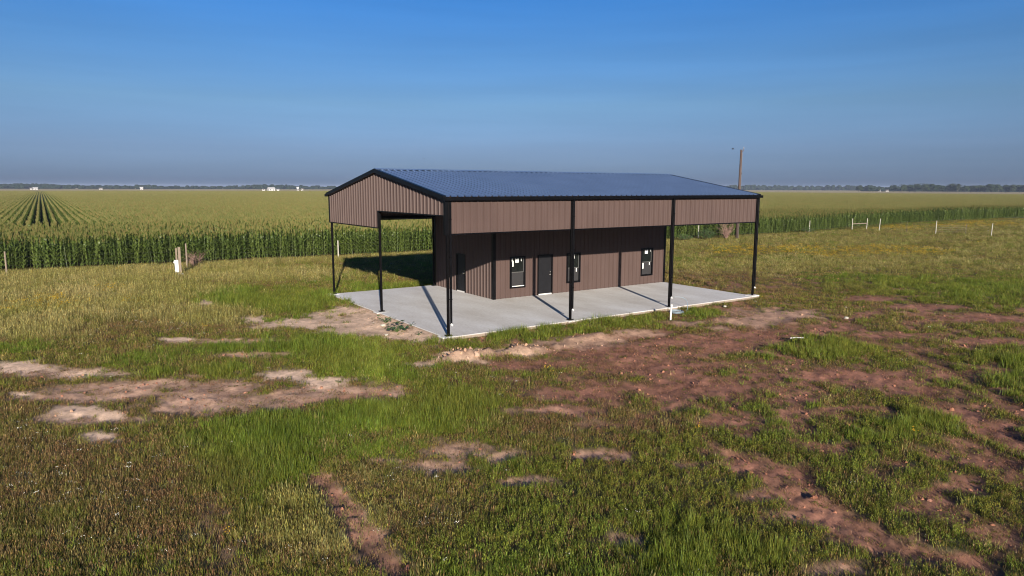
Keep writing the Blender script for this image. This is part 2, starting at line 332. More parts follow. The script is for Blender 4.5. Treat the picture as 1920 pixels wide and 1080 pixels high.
_PA = {}
for p in PATCHES: _PA.setdefault(p[0], []).append(p[1:])
def patch_mask(kind, x, y, soft=0.5, warp=0.62):
    out = np.zeros_like(x)
    w1 = fbm(x, y, 0.55, 4)*warp*1.3; w2 = fbm(x+40, y-13, 2.3, 4, 0.65)*warp*1.25
    for (cx, cy, ax, ay, bx, by) in _PA.get(kind, ()):
        det = ax*by-bx*ay
        if abs(det) < 1e-4: continue
        dx, dy = x-cx, y-cy
        rr = 2.2*max(math.hypot(ax, ay), math.hypot(bx, by))
        s = (np.abs(dx) < rr) & (np.abs(dy) < rr)
        if not s.any(): continue
        u = (by*dx[s]-bx*dy[s])/det; v = (-ay*dx[s]+ax*dy[s])/det
        d = np.sqrt(u*u+v*v)+w1[s]+w2[s]
        out[s] = np.maximum(out[s], 1-sstep(1-soft, 1+soft, d))
    return out
def rut_mask(x, y):
    out = np.zeros_like(x); nn = fbm(x, y, 1.4, 3)
    for (x0, y0, x1, y1, w_, s_) in RUTS:
        dx, dy = x1-x0, y1-y0; l2 = dx*dx+dy*dy
        sel = (x > min(x0, x1)-2) & (x < max(x0, x1)+2) & (y > min(y0, y1)-2) & (y < max(y0, y1)+2)
        if not sel.any(): continue
        t = np.clip(((x[sel]-x0)*dx+(y[sel]-y0)*dy)/l2, 0, 1)
        d = np.hypot(x[sel]-x0-t*dx, y[sel]-y0-t*dy)+nn[sel]*0.5*w_
        out[sel] = np.maximum(out[sel], s_*(1-sstep(w_*0.5, w_*1.3, d)))
    return out
CORN_EDGE_X = [-400, -60, -15, 8, 35, 62, 72, 80, 95, 109, 131, 158, 300, 900]
CORN_EDGE_Y = [43, 38.4, 36.8, 34.3, 33.4, 32.6, 33.0, 34.2, 36.5, 38, 38.3, 37.6, 37, 37]
def corn_edge(x): return np.interp(x, CORN_EDGE_X, CORN_EDGE_Y)
FENCE_Y = lambda x: np.interp(x, [-60, -14.6, -4.1, 7.5, 50, 60, 73, 84], [34.6, 33.0, 31.2, 32.0, 30.8, 30.4, 31.2, 30.6])
def layers(x, y):
    L = {k: patch_mask(k, x, y) for k in 'SRLWDTY'}
    n1 = fbm(x, y, 0.22, 4); n2 = fbm(x-60, y+31, 0.9, 4)
    # random bare flecks inside the worked ground in front of the slab
    worked = sstep(25, 11, np.hypot((x-10)/1.35, (y+7)))*sstep(-4, 1, x)
    L['R'] = np.maximum(L['R'], worked*sstep(-0.06, 0.24, n2+0.5*n1)*0.82)
    L['G'] = rut_mask(x, y); L['R'] = np.maximum(L['R'], L['G'])
    L['L'] = L['L']*(1-0.6*L['R']); L['W'] = L['W']*(1-0.5*L['R'])
    # verge along the fence: dry and reddish
    dfe = y-FENCE_Y(x)
    L['T'] = np.maximum(L['T'], np.exp(-((dfe+0.5)/1.6)**2)*0.75*(x < 66))
    L['V'] = np.exp(-((dfe-1.2)/1.3)**2)*0.6*(x < 66)
    far = sstep(45, 75, np.hypot(x-CAM[0], y-CAM[1]))
    L['T'] = np.maximum(L['T']*(1-0.45*far), far*(0.28+0.5*n1)*(y < 31)); L['Y'] = L['Y']*(1-0.5*far)*sstep(-0.25, 0.15, n2)
    L['n1'], L['n2'] = n1, n2
    return L
SX0, SX1, SY0, SY1 = -0.16, 18.30, -0.22, 12.66
HEAPS = [(-0.95, -2.45, 0.50, 0.28, 0.34), (-0.35, -2.75, 0.55, 0.30, 0.26), (0.15, -2.9, 0.5, 0.3, 0.22), (1.15, -3.0, 0.60, 0.34, 0.30), (1.75, -3.25, 0.6, 0.3, 0.22), (-1.75, -2.65, 0.5, 0.22, 0.14),
         (2.9, -3.1, 0.8, 0.3, 0.14), (3.9, -2.7, 0.7, 0.3, 0.12), (-6.0, 13.8, 0.5, 0.4, 0.16), (-0.7, 4.0, 0.8, 1.8, 0.10), (5.6, -2.6, 1.0, 0.4, 0.10), (14.6, -5.2, 0.9, 0.5, 0.16), (12.2, -3.0, 0.8, 0.5, 0.12)]
def H(x, y, Ls=None):
    h = -0.15+0.05*fbm(x, y, 0.12, 3)+0.035*fbm(x+5, y, 0.7, 3)+0.015*fbm(x, y-50, 3.1, 2)
    d = np.hypot(x-CAM[0], y-CAM[1])
    for (cx, cy, rx, ry, hh) in HEAPS:
        q = ((x-cx)/rx)**2+((y-cy)/ry)**2
        h = h+hh*np.exp(-q)*0.85*(1+1.0*fbm(x, y, 1.9, 5, 0.6))
    if Ls is not None:
        rough = np.abs(fbm(x-7, y+3, 1.6, 4))
        h = h+Ls['R']*(0.13*rough-0.06)+Ls['S']*(0.03*rough-0.01)-0.045*Ls['G']*(1+fbm(x, y, 3.0, 3))
    # soil banked against the left edge of the slab, soil level kept under the slab
    q = np.maximum(np.maximum(SX0-x, x-SX1), np.maximum(SY0-y, y-SY1))
    k = sstep(0.9, 0.0, q)
    edge = np.where((x < 0.4) & (y > 0.3), -0.05, -0.13)
    h = h*(1-k)+(edge+0.03*fbm(x, y, 1.1, 3))*k
    h = np.where(q < 0.02, np.minimum(h, -0.035), h)
    return h
C3 = lambda *c: np.array(c, float)
SAND, RED, SHADED_THATCH = C3(0.58, 0.41, 0.29), C3(0.265, 0.125, 0.082), C3(0.062, 0.060, 0.026)  # thatch tone has the shade under the tufts put into its colour
PINK = C3(0.44, 0.275, 0.185)
def ground_colour(x, y, L):
    n = x.shape[0]
    d = np.hypot(x-CAM[0], y-CAM[1])
    c = np.tile(SHADED_THATCH, (n, 1))
    lf = (sstep(0, -4, x)*(1-np.clip(L['G'], 0, 1)))[:, None]
    red = (RED[None]*(1-lf)+PINK[None]*lf)*(1+0.5*L['n2'][:, None])
    c = c*(1-L['D'][:, None]*0.6)+C3(0.075, 0.065, 0.034)[None]*L['D'][:, None]*0.6
    c = c*(1-L['L'][:, None]*0.6)+C3(0.045, 0.075, 0.018)[None]*L['L'][:, None]*0.6
    c = c*(1-L['T'][:, None]*0.7)+C3(0.17, 0.125, 0.055)[None]*L['T'][:, None]*0.7
    c = c*(1-L['V'][:, None])+C3(0.15, 0.095, 0.065)[None]*L['V'][:, None]
    c = c*(1-L['Y'][:, None]*0.4)+C3(0.30, 0.19, 0.03)[None]*L['Y'][:, None]*0.4
    r = np.clip(L['R'], 0, 1)[:, None]; c = c*(1-r)+red*r
    s = np.clip(L['S'], 0, 1)[:, None]; rt_ = sstep(1.0, 3.0, x)[:, None]; c = c*(1-s)+(SAND[None]*(1-rt_)+C3(0.38, 0.235, 0.16)[None]*rt_)*(1+0.35*L['n2'][:, None])*s
    for (cx, cy, rx, ry, hh) in HEAPS[:8]:
        q = np.exp(-((x-cx)/rx/1.3)**2-((y-cy)/ry/1.3)**2)[:, None]; c = c*(1-q)+C3(0.35, 0.225, 0.15)[None]*q
    # corn land, and the harvested land beyond it
    ce = corn_edge(x); inc = ((y > ce-0.3) & (y < 690) & (x < 720))[:, None]
    c = np.where(inc, C3(0.045, 0.035, 0.02)[None], c)
    ff = ((y > 690) | (x > 720))[:, None]
    band = 0.5+0.5*np.sin(y/90.0+0.7*fbm(x, y, 0.002, 2))
    c = np.where(ff, (C3(0.34, 0.27, 0.13)[None]*(0.85+0.25*band[:, None])), c)
    lane = ((y > 31) & (y < ce) & (x > 66))[:, None]
    c = np.where(lane, C3(0.075, 0.10, 0.03)[None], c)
    return np.clip(c, 0, 1)

# ------------------------------------------------------------------ ground sheet
def ground_mesh():
    a0 = math.degrees(YAW)
    ang = np.concatenate([np.arange(-50, 56, 0.2), np.arange(56, 310, 5.0)])+a0
    ang = np.radians(ang); na = len(ang)
    r = [2.0]
    while r[-1] < 7.5: r.append(r[-1]*1.25)
    while r[-1] < 100: r.append(r[-1]*1.010)
    while r[-1] < 6000: r.append(r[-1]*1.05)
    r = np.array(r); nr = len(r)
    rr, aa = np.meshgrid(r, ang, indexing='ij')
    x = CAM[0]+rr.ravel()*np.sin(aa.ravel()); y = CAM[1]+rr.ravel()*np.cos(aa.ravel())
    x = np.append(x, CAM[0]); y = np.append(y, CAM[1])
    L = layers(x, y); z = H(x, y, L)
    far = sstep(200, 600, np.hypot(x-CAM[0], y-CAM[1])); z = z*(1-far)-0.2*far
    col = ground_colour(x, y, L)
    co = np.stack([x, y, z], 1)
    i = np.arange(nr-1)[:, None]*na; j = np.arange(na)[None]; j2 = (j+1) % na
    quads = np.stack([i+j, i+j2, i+na+j2, i+na+j], -1).reshape(-1, 4)[:, ::-1]
    c = len(x)-1
    tri = np.stack([np.full(na, c), (np.arange(na)+1) % na, np.arange(na)], 1)[:, ::-1]
    me = bpy.data.meshes.new('ground')
    nf = len(quads)+len(tri)
    me.vertices.add(len(co)); me.vertices.foreach_set('co', co.ravel())
    loops = np.concatenate([quads.ravel(), tri.ravel()]); me.loops.add(len(loops)); me.loops.foreach_set('vertex_index', loops)
    starts = np.concatenate([np.arange(len(quads))*4, len(quads)*4+np.arange(len(tri))*3])
    me.polygons.add(nf); me.polygons.foreach_set('loop_start', starts)
    me.polygons.foreach_set('use_smooth', [True]*nf)
    me.update(calc_edges=True); me.validate()
    a = me.color_attributes.new('soil', 'FLOAT_COLOR', 'POINT')
    a.data.foreach_set('color', np.concatenate([col, np.ones((len(col), 1))], 1).ravel())
    o = bpy.data.objects.new('ground', me); COL.objects.link(o); tag(o, kind='structure')
    if me.polygons[len(quads)//2].normal.z < 0: me.flip_normals()
    mt = bpy.data.materials.new('soil_and_thatch'); mt.use_nodes = True; t = mt.node_tree; b = t.nodes['Principled BSDF']
    b.inputs['Roughness'].default_value = 0.95; b.inputs['Specular IOR Level'].default_value = 0.15
    at = t.nodes.new('ShaderNodeAttribute'); at.attribute_name = 'soil'
    g = t.nodes.new('ShaderNodeTexCoord')
    def nz(scale, det, rough=0.6):
        n = t.nodes.new('ShaderNodeTexNoise'); n.inputs['Scale'].default_value = scale; n.inputs['Detail'].default_value = det; n.inputs['Roughness'].default_value = rough
        t.links.new(g.outputs['Object'], n.inputs['Vector']); return n
    n1 = nz(3.0, 8, 0.75); n2 = nz(0.35, 5)
    r1 = t.nodes.new('ShaderNodeMapRange'); r1.inputs[1].default_value = 0.3; r1.inputs[2].default_value = 0.72; r1.inputs[3].default_value = 0.5; r1.inputs[4].default_value = 1.5
    t.links.new(n1.outputs[0], r1.inputs[0])
    r2 = t.nodes.new('ShaderNodeMapRange'); r2.inputs[1].default_value = 0.3; r2.inputs[2].default_value = 0.7; r2.inputs[3].default_value = 0.85; r2.inputs[4].default_value = 1.15
    t.links.new(n2.outputs[0], r2.inputs[0])
    mm = t.nodes.new('ShaderNodeMath'); mm.operation = 'MULTIPLY'; t.links.new(r1.outputs[0], mm.inputs[0]); t.links.new(r2.outputs[0], mm.inputs[1])
    sc_ = t.nodes.new('ShaderNodeVectorMath'); sc_.operation = 'SCALE'; t.links.new(at.outputs['Color'], sc_.inputs[0]); t.links.new(mm.outputs[0], sc_.inputs['Scale'])
    t.links.new(sc_.outputs[0], b.inputs['Base Color'])
    n3 = nz(14, 6, 0.7); bp = t.nodes.new('ShaderNodeBump'); bp.inputs['Strength'].default_value = 0.3; bp.inputs['Distance'].default_value = 0.03
    t.links.new(n3.outputs[0], bp.inputs['Height']); t.links.new(bp.outputs[0], b.inputs['Normal'])
    me.materials.append(mt)
    return o
ground_mesh()

# ------------------------------------------------------------------ concrete slab
def concrete():
    mt = bpy.data.materials.new('concrete'); mt.use_nodes = True; t = mt.node_tree; b = t.nodes['Principled BSDF']
    b.inputs['Roughness'].default_value = 0.75; b.inputs['Specular IOR Level'].default_value = 0.3
    g = t.nodes.new('ShaderNodeTexCoord'); mp = t.nodes.new('ShaderNodeMapping'); mp.inputs['Scale'].default_value = (1, 0.45, 1); mp.inputs['Rotation'].default_value = (0, 0, 0.5)
    t.links.new(g.outputs['Object'], mp.inputs[0])
    cr = t.nodes.new('ShaderNodeValToRGB'); n = t.nodes.new('ShaderNodeTexNoise'); n.inputs['Scale'].default_value = 0.55; n.inputs['Detail'].default_value = 7; n.inputs['Roughness'].default_value = 0.62
    t.links.new(mp.outputs[0], n.inputs['Vector']); t.links.new(n.outputs[0], cr.inputs[0])
    e = cr.color_ramp.elements; e[0].position = 0.32; e[0].color = (0.48, 0.455, 0.42, 1); e[1].position = 0.66; e[1].color = (0.64, 0.635, 0.62, 1)
    k = e.new(0.5); k.color = (0.57, 0.555, 0.53, 1)
    n2 = t.nodes.new('ShaderNodeTexNoise'); n2.inputs['Scale'].default_value = 9; n2.inputs['Detail'].default_value = 8
    t.links.new(g.outputs['Object'], n2.inputs['Vector'])
    r = t.nodes.new('ShaderNodeMapRange'); r.inputs[1].default_value = 0.35; r.inputs[2].default_value = 0.65; r.inputs[3].default_value = 0.93; r.inputs[4].default_value = 1.06
    t.links.new(n2.outputs[0], r.inputs[0])
    s = t.nodes.new('ShaderNodeVectorMath'); s.operation = 'SCALE'; t.links.new(cr.outputs[0], s.inputs[0]); t.links.new(r.outputs[0], s.inputs['Scale']); 
    xyz = t.nodes.new('ShaderNodeSeparateXYZ'); t.links.new(g.outputs['Object'], xyz.inputs[0])
    ed = t.nodes.new('ShaderNodeMapRange'); ed.inputs[1].default_value = -0.012; ed.inputs[2].default_value = -0.045; ed.inputs[3].default_value = 0.25; ed.inputs[4].default_value = 0.95
    t.links.new(xyz.outputs['Z'], ed.inputs[0])
    ed2 = t.nodes.new('ShaderNodeMath'); ed2.operation = 'MULTIPLY'; lt = t.nodes.new('ShaderNodeMath'); lt.operation = 'LESS_THAN'; lt.inputs[1].default_value = -0.006
    t.links.new(xyz.outputs['Z'], lt.inputs[0]); t.links.new(lt.outputs[0], ed2.inputs[0]); t.links.new(ed.outputs[0], ed2.inputs[1])
    mxd = t.nodes.new('ShaderNodeMix'); mxd.data_type = 'RGBA'; t.links.new(ed2.outputs[0], mxd.inputs[0]); t.links.new(s.outputs[0], mxd.inputs[6]); mxd.inputs[7].default_value = (0.21, 0.165, 0.125, 1)
    t.links.new(mxd.outputs[2], b.inputs['Base Color'])
    bp = t.nodes.new('ShaderNodeBump'); bp.inputs['Strength'].default_value = 0.15; bp.inputs['Distance'].default_value = 0.01
    t.links.new(n2.outputs[0], bp.inputs['Height']); t.links.new(bp.outputs[0], b.inputs['Normal'])
    return mt
M['concrete'] = concrete()
slab = MB().box(SX0, SY0, -0.35, SX1, SY1, 0.0).build('concrete_slab', M['concrete'], bevel=0.015)
tag(slab, kind='structure')
for (fx, fy, z) in ((0.0, 0.02, 0.012), (5.97, -0.06, 0.012), (12.0, -0.06, 0.012), (18.27, 0.0, 0.04), (0.02, 6.26, 0.006), (0.0, 12.5, 0.02)):
    sz = 0.30 if z < 0.05 else 0.34
    MB().box(fx-sz, fy-0.26, -0.4, fx+sz, fy+0.22, z).build('column_footing', M['concrete'], slab, bevel=0.02)

# ------------------------------------------------------------------ metal building
EAVE, RIDGE, YR, W_, LEN = 5.27, 6.357, 6.26, 12.52, 18.29
X1, X2 = 5.968, 11.998
HS, HGL, HGR = 3.888, 3.825, 4.575
WX, WY = 6.136, 6.31
bld = empty('metal_building', (0, 0, 0))
tag(bld, 'brown metal building with a dark blue-black gabled roof, an open wrap-around porch on black posts', 'building')
RIB, RH = 0.305, 0.044
def roof_z(y): return EAVE+(RIDGE-EAVE)*(y/YR if y < YR else (W_-y)/(W_-YR))
def panel(name, origin, ud, nd, a, b, zb, zt, matl=None, parent=None, holes=(), rib=RIB, rh=RH, breaks=()):
    """one corrugated sheet from u=a to u=b; zb/zt give its lower and upper edge at u"""
    mb = MB(); o = Vector(origin); ud = Vector(ud); nd = Vector(nd)
    cuts = sorted({a, b, *[h for hh in holes for h in hh[:2] if a < h < b], *[k for k in breaks if a < k < b]})
    prof = []
    k0 = int(math.floor(a/rib))-1
    for k in range(k0, int(b/rib)+2):
        c = (k+0.5)*rib
        prof += [(c-0.040, 0), (c-0.016, rh), (c+0.016, rh), (c+0.040, 0)]
        prof += [(c+0.085, 0.0), (c+0.100, 0.016), (c+0.115, 0.0), (c+0.190, 0.0), (c+0.205, 0.016), (c+0.220, 0.0)]
    pu = [p[0] for p in prof]; ph = [p[1] for p in prof]
    hgt = lambda u: float(np.interp(u, pu, ph))
    for s0, s1 in zip(cuts, cuts[1:]):
        us = [s0]+[u for u in pu if s0+1e-4 < u < s1-1e-4]+[s1]
        mid = (s0+s1)/2
        hs = sorted([(h[2], h[3]) for h in holes if h[0]-1e-6 <= mid <= h[1]+1e-6])
        def spans(u):
            z = [zb(u)]
            for q in hs: z += [q[0], q[1]]
            z.append(zt(u)); return z
        for u0, u1 in zip(us, us[1:]):
            za, zc = spans(u0), spans(u1)
            for i in range(0, len(za), 2):
                if za[i+1]-za[i] < 0.01 and zc[i+1]-zc[i] < 0.01: continue
                P = lambda u, z: o+ud*u+nd*hgt(u)+Vector((0, 0, z))
                pts = [P(u0, za[i]), P(u1, zc[i]), P(u1, zc[i+1]), P(u0, za[i+1])]
                n = (pts[1]-pts[0]).cross(pts[2]-pts[0])
                mb.poly(pts if n.dot(nd) > 0 else pts[::-1])
    return mb.build(name, matl or M['siding'], parent or bld)
def sheets(u0, u1, wdt=0.915):
    k = math.floor(u0/wdt)*wdt; r = []
    while k < u1-1e-6:
        a, b = max(k, u0), min(k+wdt, u1)
        if b-a > 0.02: r.append((a, b))
        k += wdt
    if len(r) > 1 and r[-1][1]-r[-1][0] < 0.12: l = r.pop(); r[-1] = (r[-1][0], l[1])
    return r
# skirts
for a, b in sheets(0.09, LEN-0.09):
    panel('wall_panel', (0, 0.0, 0), (1, 0, 0), (0, -1, 0), a, b, lambda u: HS, lambda u: EAVE-0.005)
for a, b in sheets(0.09, WX):
    panel('wall_panel', (0, W_, 0), (1, 0, 0), (0, 1, 0), a, b, lambda u: HS, lambda u: EAVE-0.005)
for xx, nx in ((0.0, -1), (LEN, 1)):
    for y0, y1, zb in ((0.09, YR, HGR), (YR, W_-0.09, HGL if xx == 0 else 0.02)):
        for a, b in sheets(y0, y1):
            panel('wall_panel', (xx, 0, 0), (0, 1, 0), (nx, 0, 0), a, b, lambda u, zb=zb: zb, lambda u: roof_z(u)-0.005, breaks=(YR,))
# enclosed room walls with openings: (u0,u1,z0,z1)
WIN = [(7.12, 8.06, 0.50, 2.13), (10.80, 11.74, 0.50, 2.13), (16.32, 17.28, 0.50, 2.13)]
DOOR = (8.86, 9.84, 0.0, 2.13)
for a, b in sheets(WX, LEN):
    panel('wall_panel', (0, WY, 0), (1, 0, 0), (0, -1, 0), a, b, lambda u: 0.012, lambda u: roof_z(WY)-0.12, holes=WIN+[DOOR])
SDOOR = (9.07, 10.03, 0.0, 2.08)
for a, b in sheets(WY, W_):
    panel('wall_panel', (WX, 0, 0), (0, 1, 0), (-1, 0, 0), a, b, lambda u: 0.012, lambda u: roof_z(u)-0.12, holes=[SDOOR])
for a, b in sheets(WX, LEN):
    panel('wall_panel', (0, W_, 0), (1, 0, 0), (0, 1, 0), a, b, lambda u: 0.012, lambda u: EAVE-0.005)
# added near-black box: its colour stands in for the unlit room interior
MB().box(WX+0.06, WY+0.14, 0.02, LEN-0.06, W_-0.06, 3.0).build('dark_interior_box', M['ink'], bld)
# trims
def bar(name, x0, y0, z0, x1, y1, z1, m_='black', parent=None, bevel=0): return MB().box(x0, y0, z0, x1, y1, z1).build(name, M[m_], parent or bld, bevel=bevel)
T = 0.045
bar('corner_trim', WX-T, WY-T, 0.0, WX+0.11, WY+0.02, roof_z(WY)-0.13); bar('corner_trim', WX-T+0.002, WY+0.02, 0.0, WX+0.02, WY+0.13, roof_z(WY)-0.13)
bar('corner_trim', WX-T, W_-0.11, 0.0, WX+0.02, W_+T, EAVE-0.1)
bar('corner_trim', LEN-0.12, WY-T, 0.0, LEN+T, WY+0.05, roof_z(WY)-0.13)
bar('corner_trim', LEN-0.1, W_-0.1, 0.0, LEN+T, W_+T, EAVE-0.1)
for (x0, x1) in ((0.12, X1-0.08), (X1+0.08, X2-0.08), (X2+0.08, LEN-0.12)):
    bar('skirt_trim', x0, -0.042, HS-0.05, x1, 0.03, HS-0.003)
bar('skirt_trim', 0.12, W_-0.03, HS-0.05, WX-0.06, W_+0.042, HS-0.003)
bar('skirt_trim', -0.042, 0.12, HGR-0.05, 0.03, YR-0.07, HGR-0.003)
bar('skirt_trim', -0.042, YR+0.07, HGL-0.05, 0.03, W_-0.12, HGL-0.003)
bar('opening_jamb_trim', -0.045, YR-0.06, HGL-0.003, 0.03, YR-0.005, HGR-0.003)
bar('skirt_trim', LEN-0.03, 0.12, HGR-0.05, LEN+0.042, WY-0.06, HGR-0.003)
# columns and downspouts
CW = 0.046
def column(x, y, top):
    c = MB().box(x-CW, y-CW, 0.014, x+CW, y+CW, top).build('column', M['steel'], bld, bevel=0.006)
    b = MB().box(x-0.13, y-0.10, 0.012, x+0.13, y+0.10, 0.03)
    for sx in (-1, 1):
        for sy in (-1, 1): b.tube([(x+sx*0.1, y+sy*0.075, 0.03), (x+sx*0.1, y+sy*0.075, 0.06)], 0.012, 6)
    b.build('base_plate', M['steel'], c)
    return c
for x in (0.06, X1, X2, LEN-0.03): column(x, -0.035 if x > 1 else 0.0, EAVE-0.16)
bar('corner_trim', -0.050, -0.050, HS-0.05, 0.105, 0.02, EAVE-0.02)
bar('corner_trim', -0.048, 0.022, HS-0.05, 0.02, 0.10, EAVE-0.02)
bar('corner_trim', LEN-0.10, -0.045, HS-0.05, LEN+0.045, 0.10, EAVE-0.02)
column(0.06, YR, RIDGE-0.2); column(0.06, W_-0.075, EAVE-0.1)
for x in (X1, X2, LEN-0.07): column(x, W_-0.1, EAVE-0.1) if x < 6 else None
bar('corner_trim', -0.043, W_-0.12, HGL-0.05, 0.10, W_+0.045, EAVE-0.02)
for x in (0.115, X1+0.052, X2+0.052, LEN+0.022):
    yf = -0.105
    d = MB().box(x-0.005, yf, 0.47, x+0.072, yf+0.06, EAVE-0.155).build('downspout', M['black'], bld, bevel=0.008)
    e = MB(); e.tube([(x+0.036, yf+0.03, 0.50), (x+0.038, yf+0.028, 0.46), (x+0.048, yf+0.01, 0.43), (x+0.06, yf-0.02, 0.41)], [0.034, 0.035, 0.036, 0.037], 8, cap=False)
    e.build('downspout_elbow', M['white'], d, smooth=True)
    for z in (1.4, 3.0, 4.4): MB().box(x-0.01, yf-0.005, z, x+0.08, yf+0.066, z+0.03).build('pipe_strap', M['steel'], d)
# roof
def roof_side(y0, y1, z0, z1):
    L_ = math.hypot(y1-y0, z1-z0); dv = Vector((0, (y1-y0)/L_, (z1-z0)/L_)); nv = Vector((0, -dv.z, dv.y))
    if nv.z < 0: nv = -nv
    for a, b in sheets(-0.12, LEN+0.12):
        mb = MB(); prof = []
        for k in range(int(a/RIB)-2, int(b/RIB)+3):
            c = (k+0.5)*RIB; prof += [(c-0.045, 0), (c-0.020, 0.050), (c+0.020, 0.050), (c+0.045, 0), (c+0.12, 0), (c+0.1525, 0.005), (c+0.185, 0)]
        pu = [p[0] for p in prof]; ph = [p[1] for p in prof]
        us = [a]+[u for u in pu if a+1e-4 < u < b-1e-4]+[b]
        N = 5
        for u0, u1 in zip(us, us[1:]):
            for i in range(N):
                q = []
                for (u, t) in ((u0, i/N), (u1, i/N), (u1, (i+1)/N), (u0, (i+1)/N)):
                    q.append(Vector((u, y0, z0))+dv*(L_*t)+nv*float(np.interp(u, pu, ph)))
                n = (q[1]-q[0]).cross(q[2]-q[0]); mb.poly(q if n.z > 0 else q[::-1])
        mb.build('roof_panel', M['roof'], bld)
OV = 0.10
sl = (RIDGE-EAVE)/YR
roof_side(-OV, YR-0.03, EAVE-OV*sl+0.01, RIDGE-0.03*sl+0.01)
roof_side(W_+OV, YR+0.03, EAVE-OV*sl+0.01, RIDGE-0.03*sl+0.01)
mb = MB()
for s in (-1, 1):
    yy = YR+s*0.20; z1 = RIDGE+0.072; z0 = RIDGE+0.072-0.20*sl
    q = [(-0.13, YR, z1), (LEN+0.13, YR, z1), (LEN+0.13, yy, z0), (-0.13, yy, z0)]
    mb.poly(q if s < 0 else q[::-1]); q2 = [(a, b, c-0.012) for a, b, c in q]; mb.poly(q2[::-1] if s < 0 else q2)
    mb.poly([(-0.13, yy, z0), (LEN+0.13, yy, z0), (LEN+0.13, yy, z0-0.012), (-0.13, yy, z0-0.012)])
mb.build('ridge_cap', M['roof'], bld)
def rake(x0, x1, ya, yb, za, zb_):
    mb = MB(); h0, h1 = 0.055, -0.115
    P = [(x, y, z+h) for (y, z) in ((ya, za), (yb, zb_)) for x in (x0, x1) for h in (h0, h1)]
    # order: ya:x0h0,x0h1,x1h0,x1h1 ; yb same
    a = P
    for q in ((0, 4, 6, 2), (1, 3, 7, 5), (0, 1, 5, 4), (2, 6, 7, 3), (0, 2, 3, 1), (4, 5, 7, 6)): mb.poly([a[i] for i in q])
    return mb.build('rake_trim', M['black'], bld)
for x0, x1 in ((-0.16, -0.038), (LEN+0.038, LEN+0.16)):
    rake(x0, x1, -OV, YR, EAVE-OV*sl, RIDGE); rake(x0, x1, W_+OV, YR+0.001, EAVE-OV*sl, RIDGE)
for y0, y1 in ((-0.235, -0.105), (W_+0.105, W_+0.235)):
    g = MB(); x0, x1 = -0.17, LEN+0.17; zt, zb_ = EAVE-0.03, EAVE-0.15
    g.box(x0, y0, zb_, x1, y0+0.012, zt+0.01) if y0 < 0 else g.box(x0, y1-0.012, zb_, x1, y1, zt+0.01)
    g.box(x0, y0+0.013, zb_-0.001, x1, y1-0.013, zb_+0.011)
    g.box(x0, y1-0.012, zb_, x1, y1+0.045, zt-0.02) if y0 < 0 else g.box(x0, y0-0.045, zb_, x1, y0+0.012, zt-0.02)
    g.box(x0, y0+0.013, zb_+0.012, x0+0.01, y1-0.013, zt); g.box(x1-0.01, y0+0.013, zb_+0.012, x1, y1-0.013, zt)
    g.build('gutter', M['black'], bld)
bar('eave_trim', 0.14, -0.052, EAVE-0.15, LEN-0.12, -0.046, EAVE-0.05)
# frame under the roof
for x in (0.12, X1, X2, LEN-0.12):
    for ya, yb in ((0.08, YR-0.01), (W_-0.08, YR+0.01)):
        za, zb_ = roof_z(ya)-0.25, roof_z(yb)-0.25; mb = MB()
        a = [(xx, y, z+h) for (y, z) in ((ya, za), (yb, zb_)) for xx in (x-0.05, x+0.05) for h in (0.0, -0.22)]
        for q in ((0, 4, 6, 2), (1, 3, 7, 5), (0, 1, 5, 4), (2, 6, 7, 3), (0, 2, 3, 1), (4, 5, 7, 6)): mb.poly([a[i] for i in q])
        mb.build('rafter', M['steel'], bld)
for i in range(10):
    y = 0.5+i*(W_-1.0)/9; z = roof_z(y)-0.24
    bar('purlin', 0.02, y-0.03, z, LEN-0.02, y+0.03, z+0.2, 'steel')
for z in (HS+0.02, HS+0.75): bar('girt', 0.14, 0.012, z, LEN-0.14, 0.04, z+0.15, 'steel'); bar('girt', 0.14, W_-0.04, z, WX-0.06, W_-0.012, z+0.15, 'steel')
